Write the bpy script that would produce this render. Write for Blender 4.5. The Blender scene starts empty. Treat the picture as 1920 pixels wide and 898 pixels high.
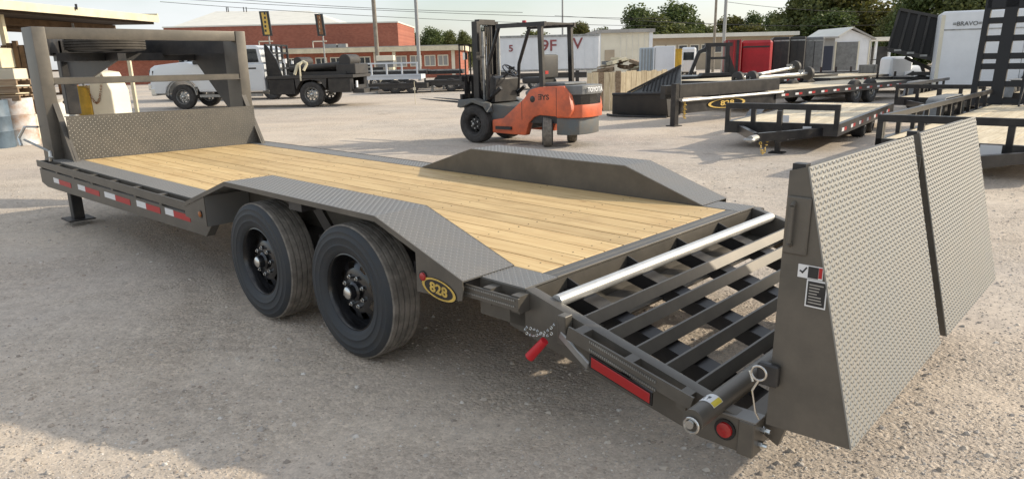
import bpy, bmesh, math, random
from mathutils import Vector, Matrix, Euler
S = bpy.context.scene
COL = S.collection
rnd = random.Random(7)
R = math.radians

# ------------------------------------------------------------------ camera
CAMZ, PITCH, ROLL, FPX, CY = 1.6488, -0.2716, -0.0234, 1324.75, 480.51
_fw = Vector((0, math.cos(PITCH), math.sin(PITCH)))
_rt = Vector((1, 0, 0))
_up = _rt.cross(_fw)
_rt2 = math.cos(ROLL) * _rt + math.sin(ROLL) * _up
_up2 = -math.sin(ROLL) * _rt + math.cos(ROLL) * _up
cd = bpy.data.cameras.new('camera')
cam = bpy.data.objects.new('camera', cd)
COL.objects.link(cam)
cam.matrix_world = Matrix(((_rt2.x, _up2.x, -_fw.x, 0), (_rt2.y, _up2.y, -_fw.y, 0),
                           (_rt2.z, _up2.z, -_fw.z, CAMZ), (0, 0, 0, 1)))
cd.sensor_width = 36
cd.lens = 36 * FPX / 1920
cd.shift_y = (CY - 449) / 1920
cd.clip_start, cd.clip_end = 0.05, 3000
S.camera = cam

# ------------------------------------------------------------------ light
SUN_EL, SUN_AZ = R(24.5), R(12.4)          # azimuth measured from +X towards +Y
w = bpy.data.worlds.new('World')
S.world = w
w.use_nodes = True
nt = w.node_tree
nt.nodes.clear()
sky = nt.nodes.new('ShaderNodeTexSky')
sky.sky_type = 'NISHITA'
sky.sun_disc = False
sky.sun_elevation = SUN_EL
sky.sun_rotation = math.pi / 2 - SUN_AZ
sky.air_density, sky.dust_density, sky.ozone_density = 1.0, 1.6, 1.0
tc = nt.nodes.new('ShaderNodeTexCoord')
mp = nt.nodes.new('ShaderNodeMapping')
mp.inputs['Scale'].default_value = (1.0, 1.0, 3.2)
nz = nt.nodes.new('ShaderNodeTexNoise')
nz.inputs['Scale'].default_value = 2.6
nz.inputs['Detail'].default_value = 7
rp = nt.nodes.new('ShaderNodeValToRGB')
rp.color_ramp.elements[0].position = 0.30
rp.color_ramp.elements[0].color = (0.12, 0.12, 0.12, 1)
rp.color_ramp.elements[1].position = 0.62
rp.color_ramp.elements[1].color = (0.85, 0.85, 0.85, 1)
mx = nt.nodes.new('ShaderNodeMix')
mx.data_type = 'RGBA'
mx.inputs[7].default_value = (5.05, 5.2, 5.35, 1)
bg = nt.nodes.new('ShaderNodeBackground')
bg.inputs['Strength'].default_value = 0.132
wo = nt.nodes.new('ShaderNodeOutputWorld')
nt.links.new(tc.outputs['Generated'], mp.inputs['Vector'])
nt.links.new(mp.outputs['Vector'], nz.inputs['Vector'])
nt.links.new(nz.outputs['Fac'], rp.inputs['Fac'])
nt.links.new(rp.outputs['Color'], mx.inputs[0])
nt.links.new(sky.outputs['Color'], mx.inputs[6])
nt.links.new(mx.outputs[2], bg.inputs['Color'])
nt.links.new(bg.outputs['Background'], wo.inputs['Surface'])
sd = bpy.data.lights.new('sun', 'SUN')
sd.energy = 3.3
sd.angle = R(0.9)
sd.color = (1.0, 0.88, 0.70)
sun = bpy.data.objects.new('sun', sd)
COL.objects.link(sun)
to_sun = Vector((math.cos(SUN_EL) * math.cos(SUN_AZ), math.cos(SUN_EL) * math.sin(SUN_AZ), math.sin(SUN_EL)))
sun.rotation_euler = to_sun.to_track_quat('Z', 'Y').to_euler()
S.view_settings.view_transform = 'Standard'
S.view_settings.look = 'None'
S.view_settings.exposure = 0.55
S.view_settings.gamma = 1.0

# ------------------------------------------------------------------ helpers
def ray(x, y):
    return _fw + (x - 960) / FPX * _rt2 - (y - CY) / FPX * _up2

def at(x, y, Y):
    """a survey mark read off the photograph, at Y metres from the viewer"""
    r = ray(x, y)
    return Vector((0, 0, CAMZ)) + r * (Y / r.y)

def ground(x, y):
    r = ray(x, y)
    p = Vector((0, 0, CAMZ)) + r * (-CAMZ / r.z)
    return Vector((p.x, p.y, 0))

def mat(name, col, rough=0.6, metal=0.0, vary=0.0, vscale=6.0, bump=0.0, bscale=40.0, coat=0.0, dirt=None, spec=None):
    m = bpy.data.materials.new(name)
    m.use_nodes = True
    n, l = m.node_tree.nodes, m.node_tree.links
    b = n['Principled BSDF']
    b.inputs['Base Color'].default_value = (*col, 1)
    b.inputs['Roughness'].default_value = rough
    b.inputs['Metallic'].default_value = metal
    if spec is not None:
        b.inputs['Specular IOR Level'].default_value = spec
    if coat:
        b.inputs['Coat Weight'].default_value = coat
        b.inputs['Coat Roughness'].default_value = 0.12
    t = n.new('ShaderNodeTexCoord')
    if vary or dirt:
        q = n.new('ShaderNodeTexNoise')
        q.inputs['Scale'].default_value = vscale
        q.inputs['Detail'].default_value = 6
        q.inputs['Roughness'].default_value = 0.65
        l.new(t.outputs['Object'], q.inputs['Vector'])
        r = n.new('ShaderNodeValToRGB')
        d = dirt or tuple(max(0, c * (1 - vary)) for c in col)
        r.color_ramp.elements[0].position = 0.36
        r.color_ramp.elements[1].position = 0.62
        r.color_ramp.elements[0].color = (*d, 1)
        r.color_ramp.elements[1].color = (*[min(1, c * (1 + vary * .5)) for c in col], 1)
        l.new(q.outputs['Fac'], r.inputs['Fac'])
        l.new(r.outputs['Color'], b.inputs['Base Color'])
        rr = n.new('ShaderNodeMapRange')
        rr.inputs[3].default_value = min(1, rough + .12)
        rr.inputs[4].default_value = max(.05, rough - .08)
        l.new(q.outputs['Fac'], rr.inputs[0])
        l.new(rr.outputs[0], b.inputs['Roughness'])
    if bump:
        q2 = n.new('ShaderNodeTexNoise')
        q2.inputs['Scale'].default_value = bscale
        q2.inputs['Detail'].default_value = 5
        l.new(t.outputs['Object'], q2.inputs['Vector'])
        bp = n.new('ShaderNodeBump')
        bp.inputs['Strength'].default_value = bump
        bp.inputs['Distance'].default_value = 0.01
        l.new(q2.outputs['Fac'], bp.inputs['Height'])
        l.new(bp.outputs['Normal'], b.inputs['Normal'])
    return m

def ident(v):
    return v

class MB:
    """collects shapes into one mesh"""
    def __init__(self, M=None):
        self.v, self.f, self.s = [], [], []
        self.M = M
    def add(self, vs, fs, smooth=False):
        o = len(self.v)
        if self.M is not None:
            vs = [self.M @ Vector(p) for p in vs]
        self.v += [tuple(p) for p in vs]
        self.f += [tuple(i + o for i in f) for f in fs]
        self.s += [smooth] * len(fs)
        return self
    def box(self, a, b):
        x0, y0, z0 = a
        x1, y1, z1 = b
        x0, x1 = min(x0, x1), max(x0, x1)
        y0, y1 = min(y0, y1), max(y0, y1)
        z0, z1 = min(z0, z1), max(z0, z1)
        return self.add([(x0, y0, z0), (x1, y0, z0), (x1, y1, z0), (x0, y1, z0), (x0, y0, z1), (x1, y0, z1), (x1, y1, z1), (x0, y1, z1)],
                        [(0, 3, 2, 1), (4, 5, 6, 7), (0, 1, 5, 4), (1, 2, 6, 5), (2, 3, 7, 6), (3, 0, 4, 7)])
    def prism(self, pts, axis, a, b):
        """polygon extruded along an axis ('x': pts are (y,z); 'y': (x,z); 'z': (x,y))"""
        def mk(p, t):
            return {'x': (t, p[0], p[1]), 'y': (p[0], t, p[1]), 'z': (p[0], p[1], t)}[axis]
        n = len(pts)
        vs = [mk(p, a) for p in pts] + [mk(p, b) for p in pts]
        area = sum(pts[i][0] * pts[(i + 1) % n][1] - pts[(i + 1) % n][0] * pts[i][1] for i in range(n))
        fs = [tuple(range(n)), tuple(range(2 * n - 1, n - 1, -1))] + [(i, i + n, (i + 1) % n + n, (i + 1) % n) for i in range(n)]
        flip = (area > 0) != (axis == 'y')
        if (b > a) != flip:
            fs = [tuple(reversed(f)) for f in fs]
        return self.add(vs, fs)
    def bar(self, p, q, wd, ht, up=(0, 0, 1)):
        p, q = Vector(p), Vector(q)
        d = (q - p).normalized()
        u = Vector(up)
        if abs(d.dot(u)) > .98:
            u = Vector((0, 1, 0))
        sv = d.cross(u).normalized() * wd / 2
        uv = sv.cross(d).normalized() * ht / 2
        vs = [p - sv - uv, p + sv - uv, p + sv + uv, p - sv + uv, q - sv - uv, q + sv - uv, q + sv + uv, q - sv + uv]
        return self.add(vs, [(0, 1, 2, 3), (7, 6, 5, 4), (0, 4, 5, 1), (1, 5, 6, 2), (2, 6, 7, 3), (3, 7, 4, 0)])
    def tube(self, p, q, r, n=10, r2=None, caps=True):
        p, q = Vector(p), Vector(q)
        r2 = r if r2 is None else r2
        d = (q - p).normalized()
        u = Vector((0, 0, 1)) if abs(d.z) < .9 else Vector((1, 0, 0))
        sv = d.cross(u).normalized()
        uv = sv.cross(d)
        vs = []
        for k in range(n):
            a = 2 * math.pi * k / n
            e = math.cos(a) * sv + math.sin(a) * uv
            vs += [p + e * r, q + e * r2]
        fs = [(2 * k, 2 * ((k + 1) % n), 2 * ((k + 1) % n) + 1, 2 * k + 1) for k in range(n)]
        self.add(vs, [tuple(reversed(f)) for f in fs], True)
        if caps:
            self.add([vs[2 * k] for k in range(n)], [tuple(range(n))])
            self.add([vs[2 * k + 1] for k in range(n)], [tuple(reversed(range(n)))])
        return self
    def path(self, pts, r, n=6):
        for a, b in zip(pts[:-1], pts[1:]):
            self.tube(a, b, r, n)
        return self
    def lathe(self, prof, n=32, skip=None, smooth=True):
        """(radius, y) profile turned about the y axis"""
        vs, fs = [], []
        m = len(prof)
        for k in range(n):
            a = 2 * math.pi * k / n
            for (r, y) in prof:
                vs.append((r * math.cos(a), y, r * math.sin(a)))
        for k in range(n):
            for j in range(m - 1):
                if skip and skip(k, j):
                    continue
                k2 = (k + 1) % n
                fs.append((k * m + j, k * m + j + 1, k2 * m + j + 1, k2 * m + j))
        return self.add(vs, fs, smooth)
    def torus(self, c, r, t, axis='y', n=16, m=6):
        vs, fs = [], []
        for k in range(n):
            a = 2 * math.pi * k / n
            for j in range(m):
                b = 2 * math.pi * j / m
                e = r + t * math.cos(b)
                p = (e * math.cos(a), t * math.sin(b), e * math.sin(a))
                if axis == 'x':
                    p = (p[1], p[0], p[2])
                elif axis == 'z':
                    p = (p[0], p[2], p[1])
                vs.append(Vector(c) + Vector(p))
        for k in range(n):
            for j in range(m):
                fs.append((k * m + j, k * m + (j + 1) % m, ((k + 1) % n) * m + (j + 1) % m, ((k + 1) % n) * m + j))
        return self.add(vs, fs, True)
    def mesh(self, name, m, bevel=0, seg=1, sharp=35):
        me = bpy.data.meshes.new(name)
        me.from_pydata(self.v, [], self.f)
        me.polygons.foreach_set('use_smooth', self.s)
        if bevel:
            bm = bmesh.new()
            bm.from_mesh(me)
            bmesh.ops.remove_doubles(bm, verts=bm.verts, dist=1e-5)
            es = [e for e in bm.edges if len(e.link_faces) == 2 and e.calc_face_angle(0) > .5]
            bmesh.ops.bevel(bm, geom=es, offset=bevel, segments=seg, affect='EDGES', profile=.6)
            bm.to_mesh(me)
            bm.free()
            me.polygons.foreach_set('use_smooth', [True] * len(me.polygons))
        if any(self.s) or bevel:
            me.set_sharp_from_angle(angle=R(sharp))
        me.update()
        for k in (m if isinstance(m, (list, tuple)) else [m]):
            me.materials.append(k)
        return me
    def build(self, name, m, parent=None, loc=(0, 0, 0), bevel=0, seg=1, label=None, sharp=35):
        o = bpy.data.objects.new(name, self.mesh(name, m, bevel, seg, sharp))
        COL.objects.link(o)
        o.parent = parent
        o.location = loc
        if label:
            o['label'] = label
        return o

def thing(name, label, cat, loc=(0, 0, 0), rz=0, group=None):
    o = bpy.data.objects.new(name, None)
    o.empty_display_size = .3
    COL.objects.link(o)
    o.location = loc
    o.rotation_euler = (0, 0, rz)
    return tag(o, label, cat, group)

def tag(o, label, cat, group=None):
    o['label'] = label
    o['category'] = cat
    if group:
        o['group'] = group
    return o

def kind(o, k):
    o['kind'] = k
    return o

def share(src, parent, loc=None, rot=None):
    """copy of one part (mesh shared) with its sub-parts"""
    c = src.copy()
    COL.objects.link(c)
    c.parent = parent
    if loc is not None:
        c.location = loc
    if rot is not None:
        c.rotation_euler = rot
    for ch in list(src.children):
        share(ch, c)
    return c

def dup(src, loc, rz, label=None):
    c = src.copy()
    COL.objects.link(c)
    c.location = loc
    c.rotation_euler = (0, 0, rz)
    if label:
        c['label'] = label
    for ch in list(src.children):
        share(ch, c)
    return c

def text(name, body, size, m, parent, M, ext=0.002, bold=0.0, sx=1.0):
    cu = bpy.data.curves.new(name, 'FONT')
    cu.body = body
    cu.size = size
    cu.extrude = ext
    cu.offset = bold
    cu.resolution_u = 3
    cu.align_x, cu.align_y = 'CENTER', 'CENTER'
    t = bpy.data.objects.new(name, cu)
    COL.objects.link(t)
    dg = bpy.context.evaluated_depsgraph_get()
    me = bpy.data.meshes.new_from_object(t.evaluated_get(dg))
    bpy.data.objects.remove(t)
    me.transform(M @ Matrix.Diagonal((sx, 1, 1, 1)))
    me.materials.clear()
    me.materials.append(m)
    o = bpy.data.objects.new(name, me)
    COL.objects.link(o)
    o.parent = parent
    return o

def basis(o, x, y):
    """matrix with given origin, text-right and text-up directions"""
    x, y = Vector(x).normalized(), Vector(y).normalized()
    z = x.cross(y)
    return Matrix(((x.x, y.x, z.x, o[0]), (x.y, y.y, z.y, o[1]), (x.z, y.z, z.z, o[2]), (0, 0, 0, 1)))

# ------------------------------------------------------------------ materials
def paint_mat(name, col, rough, metal, dust):
    """flaked paint with a thin, uneven film of yard dust"""
    m = mat(name, col, rough, metal)
    n, l = m.node_tree.nodes, m.node_tree.links
    b = n['Principled BSDF']
    t = n.new('ShaderNodeTexCoord')
    q = n.new('ShaderNodeTexNoise')
    q.inputs['Scale'].default_value = 3.2
    q.inputs['Detail'].default_value = 9
    q.inputs['Roughness'].default_value = .7
    l.new(t.outputs['Object'], q.inputs['Vector'])
    r = n.new('ShaderNodeMapRange')
    r.inputs[1].default_value, r.inputs[2].default_value = .42, .72
    r.inputs[3].default_value, r.inputs[4].default_value = 0.0, dust
    l.new(q.outputs['Fac'], r.inputs[0])
    mxn = n.new('ShaderNodeMix')
    mxn.data_type = 'RGBA'
    mxn.inputs[6].default_value = (*col, 1)
    mxn.inputs[7].default_value = (.30, .26, .21, 1)
    l.new(r.outputs[0], mxn.inputs[0])
    l.new(mxn.outputs[2], b.inputs['Base Color'])
    r2 = n.new('ShaderNodeMapRange')
    r2.inputs[3].default_value, r2.inputs[4].default_value = rough - .06, rough + .14
    l.new(q.outputs['Fac'], r2.inputs[0])
    l.new(r2.outputs[0], b.inputs['Roughness'])
    return m

PEW = paint_mat('pewter_paint', (.106, .097, .083), .40, .3, .26)
PLATE = paint_mat('pewter_plate', (.205, .200, .190), .40, .25, .25)
RPLATE = paint_mat('sunlit_ramp_paint', (.245, .243, .226), .5, .1, .35)  # same paint as the ramp sides, lightened to hold the glancing sun
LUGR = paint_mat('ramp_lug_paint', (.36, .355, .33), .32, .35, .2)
LUGF = paint_mat('worn_lug_paint', (.27, .265, .255), .30, .35, .15)
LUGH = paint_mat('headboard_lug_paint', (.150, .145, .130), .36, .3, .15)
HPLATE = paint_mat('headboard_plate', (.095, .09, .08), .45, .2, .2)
DARK = paint_mat('dark_paint_and_shade', (.02, .02, .022), .45, .1, .15)
BLACK = paint_mat('black_gloss_paint', (.012, .012, .014), .3, .0, .12)
INK = mat('matt_black_paint', (.008, .008, .009), .55)
BLACKD = mat('black_dusty', (.025, .024, .024), .6, vary=.5, vscale=3, dirt=(.05, .045, .04))
CHROME = mat('bright_steel', (.62, .62, .60), .25, 1.0)
STEEL = mat('dull_steel', (.36, .36, .35), .45, .8, vary=.3)
TUBEW = mat('pale_tube_metal', (.62, .62, .60), .35, .55, vary=.15, vscale=12)
RUB = mat('tyre_rubber', (.020, .025, .031), .58, vary=.35, vscale=7, dirt=(.034, .035, .036), bump=.15, bscale=60)
TREAD = mat('tread_rubber', (.215, .193, .166), .9, vary=.35, vscale=14, bump=.3, bscale=70)
RUBD = mat('dusty_rubber', (.055, .052, .05), .9, vary=.35, vscale=6)
RIMB = mat('black_rim', (.008, .008, .009), .25, .0, coat=.4)
REDL = mat('red_lens', (.36, .008, .01), .2, coat=.5)
REDT = mat('red_reflective_tape', (.42, .012, .015), .4)
WHT = mat('white_tape', (.72, .72, .72), .4)
AMB = mat('amber_lens', (.30, .09, .01), .25)
GOLD = mat('gold_lettering', (.62, .42, .09), .45, vary=.25, vscale=20)
REDG = mat('red_rubber_grip', (.50, .012, .02), .42)
YEL = mat('yellow_label', (.70, .55, .06), .5)
WHITE = mat('white_panel_paint', (.74, .76, .78), .4, vary=.06, vscale=1.5)
TRUCKP = mat('silver_truck_paint', (.66, .69, .72), .28, .15, coat=.6)
GLASS = mat('dark_glass', (.012, .016, .02), .06, spec=.8)
ORANGE = mat('orange_paint', (.66, .135, .05), .45, vary=.18, vscale=3.2, coat=.1, dirt=(.42, .10, .05))
FGREY = mat('forklift_blue_grey', (.085, .10, .108), .5, vary=.3, vscale=5, dirt=(.13, .12, .105))
GREYC = mat('grey_cast_paint', (.17, .175, .175), .55, vary=.25, vscale=5)
CREAM = mat('cream_paint', (.64, .58, .42), .6, vary=.15, vscale=2)
CREAMB = mat('cream_siding', (.70, .66, .54), .7, vary=.08, vscale=1)
TAN = mat('tan_wall', (.42, .35, .26), .8, vary=.12, vscale=.8)
GREYW = mat('grey_metal_wall', (.30, .30, .29), .6, vary=.15, vscale=.7)
REDC = mat('red_body_paint', (.44, .012, .02), .4, vary=.2, vscale=1.5)
ROOFW = mat('white_metal_roof', (.72, .70, .62), .5, vary=.08, vscale=.6)
ROOFG = mat('grey_roof', (.34, .33, .31), .7, vary=.15, vscale=1.5)
CONC = mat('concrete', (.36, .34, .31), .85, vary=.15, vscale=2)
POLE = mat('weathered_pole', (.23, .205, .17), .8, vary=.25, vscale=3)
POLEG = mat('grey_steel_pole', (.30, .31, .31), .5, .3, vary=.1)
SCREW = mat('screw_heads', (.22, .17, .10), .7)
SOFF = mat('dark_soffit_boards', (.035, .022, .014), .85, vary=.3)  # soffit toned much darker than the other brown boards
SPT = mat('dusty_spare_tread', (.075, .066, .055), .9, vary=.3, vscale=5)
BLUED = mat('blue_drum_paint', (.09, .13, .17), .55, vary=.3, vscale=3)
RUST = mat('rusty_steel', (.24, .115, .055), .85, vary=.4, vscale=5)
BROWN = mat('brown_board', (.135, .085, .047), .85, vary=.35, vscale=4)
YMACH = mat('yellow_machine_paint', (.60, .36, .03), .5, vary=.25, vscale=4)
FABR = mat('white_sacking', (.68, .66, .62), .85, vary=.2, vscale=8)
BARK = mat('bark', (.10, .075, .055), .9, vary=.3, vscale=4)
WIRE = mat('cable', (.03, .03, .03), .7)
REDGRAF = mat('faded_red_lettering', (.30, .09, .09), .8, vary=.3, vscale=3)

def wood_mat(name, light, dark, grain=1.0, knots=True, axis=0):
    m = bpy.data.materials.new(name)
    m.use_nodes = True
    n, l = m.node_tree.nodes, m.node_tree.links
    b = n['Principled BSDF']
    b.inputs['Roughness'].default_value = .62
    t = n.new('ShaderNodeTexCoord')
    oi = n.new('ShaderNodeObjectInfo')
    ad = n.new('ShaderNodeVectorMath')
    ad.operation = 'ADD'
    sc = n.new('ShaderNodeVectorMath')
    sc.operation = 'SCALE'
    sc.inputs[0].default_value = (17.3, 31.7, 11.1)
    l.new(oi.outputs['Random'], sc.inputs['Scale'])
    l.new(t.outputs['Object'], ad.inputs[0])
    l.new(sc.outputs[0], ad.inputs[1])
    mpn = n.new('ShaderNodeMapping')
    k = [14.0, 14.0, 14.0]
    k[axis] = .8
    mpn.inputs['Scale'].default_value = k
    l.new(ad.outputs[0], mpn.inputs['Vector'])
    q = n.new('ShaderNodeTexNoise')
    q.inputs['Scale'].default_value = 2.2 * grain
    q.inputs['Detail'].default_value = 7
    q.inputs['Distortion'].default_value = .9
    l.new(mpn.outputs['Vector'], q.inputs['Vector'])
    r = n.new('ShaderNodeValToRGB')
    r.color_ramp.elements[0].position = .33
    r.color_ramp.elements[1].position = .62
    r.color_ramp.elements[0].color = (*dark, 1)
    r.color_ramp.elements[1].color = (*light, 1)
    l.new(q.outputs['Fac'], r.inputs['Fac'])
    hsv = n.new('ShaderNodeHueSaturation')
    mr = n.new('ShaderNodeMapRange')
    mr.inputs[3].default_value, mr.inputs[4].default_value = .86, 1.10
    l.new(oi.outputs['Random'], mr.inputs[0])
    l.new(mr.outputs[0], hsv.inputs['Value'])
    l.new(r.outputs['Color'], hsv.inputs['Color'])
    dq = n.new('ShaderNodeTexNoise')
    dq.inputs['Scale'].default_value = 1.3
    dq.inputs['Detail'].default_value = 8
    dq.inputs['Roughness'].default_value = .7
    l.new(ad.outputs[0], dq.inputs['Vector'])
    dr0 = n.new('ShaderNodeValToRGB')
    dr0.color_ramp.elements[0].position, dr0.color_ramp.elements[1].position = .32, .52
    dr0.color_ramp.elements[0].color = (.80, .77, .74, 1)
    dr0.color_ramp.elements[1].color = (1, 1, 1, 1)
    l.new(dq.outputs['Fac'], dr0.inputs['Fac'])
    dm = n.new('ShaderNodeMix')
    dm.data_type = 'RGBA'
    dm.blend_type = 'MULTIPLY'
    dm.inputs[0].default_value = 1
    l.new(hsv.outputs['Color'], dm.inputs[6])
    l.new(dr0.outputs['Color'], dm.inputs[7])
    last = dm.outputs[2]
    if knots:
        mk = n.new('ShaderNodeMapping')
        kk = [5.0, 5.0, 5.0]
        kk[axis] = 2.2
        mk.inputs['Scale'].default_value = kk
        l.new(ad.outputs[0], mk.inputs['Vector'])
        vo = n.new('ShaderNodeTexVoronoi')
        vo.inputs['Scale'].default_value = 1.0
        l.new(mk.outputs['Vector'], vo.inputs['Vector'])
        kr = n.new('ShaderNodeValToRGB')
        kr.color_ramp.elements[0].position = .03
        kr.color_ramp.elements[0].color = (.75, .75, .75, 1)
        kr.color_ramp.elements[1].position = .10
        kr.color_ramp.elements[1].color = (0, 0, 0, 1)
        l.new(vo.outputs['Distance'], kr.inputs['Fac'])
        mm = n.new('ShaderNodeMix')
        mm.data_type = 'RGBA'
        mm.inputs[7].default_value = (dark[0] * .42, dark[1] * .33, dark[2] * .28, 1)
        l.new(kr.outputs['Color'], mm.inputs[0])
        l.new(last, mm.inputs[6])
        last = mm.outputs[2]
    l.new(last, b.inputs['Base Color'])
    bp = n.new('ShaderNodeBump')
    bp.inputs['Strength'].default_value = .25
    bp.inputs['Distance'].default_value = .004
    l.new(q.outputs['Fac'], bp.inputs['Height'])
    l.new(bp.outputs['Normal'], b.inputs['Normal'])
    return m

WOOD = wood_mat('new_pine', (.67, .492, .243), (.53, .355, .158))
WOODP = wood_mat('pale_deck_boards', (.76, .66, .48), (.58, .48, .32))
WOODV = wood_mat('crate_boards', (.74, .62, .42), (.52, .41, .25), axis=2)
WOODO = wood_mat('old_pallet_wood', (.34, .25, .16), (.19, .12, .07))

def brick_mat():
    m = bpy.data.materials.new('red_brick')
    m.use_nodes = True
    n, l = m.node_tree.nodes, m.node_tree.links
    b = n['Principled BSDF']
    b.inputs['Roughness'].default_value = .85
    t = n.new('ShaderNodeTexCoord')
    mpn = n.new('ShaderNodeMapping')
    mpn.inputs['Rotation'].default_value = (R(90), 0, 0)
    l.new(t.outputs['Object'], mpn.inputs['Vector'])
    k = n.new('ShaderNodeTexBrick')
    k.inputs['Scale'].default_value = 2.2
    k.inputs['Color1'].default_value = (.29, .085, .05, 1)
    k.inputs['Color2'].default_value = (.38, .125, .075, 1)
    k.inputs['Mortar'].default_value = (.33, .20, .15, 1)
    k.inputs['Mortar Size'].default_value = .012
    l.new(mpn.outputs['Vector'], k.inputs['Vector'])
    q = n.new('ShaderNodeTexNoise')
    q.inputs['Scale'].default_value = .35
    q.inputs['Detail'].default_value = 6
    l.new(t.outputs['Object'], q.inputs['Vector'])
    h = n.new('ShaderNodeHueSaturation')
    mr = n.new('ShaderNodeMapRange')
    mr.inputs[3].default_value, mr.inputs[4].default_value = .75, 1.25
    l.new(q.outputs['Fac'], mr.inputs[0])
    l.new(mr.outputs[0], h.inputs['Value'])
    l.new(k.outputs['Color'], h.inputs['Color'])
    l.new(h.outputs['Color'], b.inputs['Base Color'])
    return m
BRICK = brick_mat()

def island_mat(name, cols, rough=.85, translucent=False):
    m = bpy.data.materials.new(name)
    m.use_nodes = True
    n, l = m.node_tree.nodes, m.node_tree.links
    b = n['Principled BSDF']
    b.inputs['Roughness'].default_value = rough
    g = n.new('ShaderNodeNewGeometry')
    r = n.new('ShaderNodeValToRGB')
    e = r.color_ramp.elements
    while len(e) < len(cols):
        e.new(.5)
    for i, c in enumerate(cols):
        e[i].position = i / (len(cols) - 1)
        e[i].color = (*c, 1)
    l.new(g.outputs['Random Per Island'], r.inputs['Fac'])
    l.new(r.outputs['Color'], b.inputs['Base Color'])
    if translucent:
        tr = n.new('ShaderNodeBsdfTranslucent')
        l.new(r.outputs['Color'], tr.inputs['Color'])
        ms = n.new('ShaderNodeMixShader')
        ms.inputs[0].default_value = .35
        l.new(b.outputs[0], ms.inputs[1])
        l.new(tr.outputs[0], ms.inputs[2])
        l.new(ms.outputs[0], n['Material Output'].inputs['Surface'])
    return m
STONE = island_mat('gravel_stones', [(.27, .235, .20), (.46, .40, .33), (.38, .35, .32), (.58, .52, .44), (.33, .27, .22), (.66, .63, .58)])
LEAF = [island_mat('foliage_deep', [(.06, .09, .028), (.10, .135, .04), (.135, .165, .05)], .6, True),
        island_mat('foliage_olive', [(.08, .10, .032), (.13, .15, .046), (.17, .18, .055)], .6, True),
        island_mat('foliage_yellowing', [(.075, .085, .022), (.12, .125, .03), (.17, .145, .035)], .6, True)]

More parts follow.
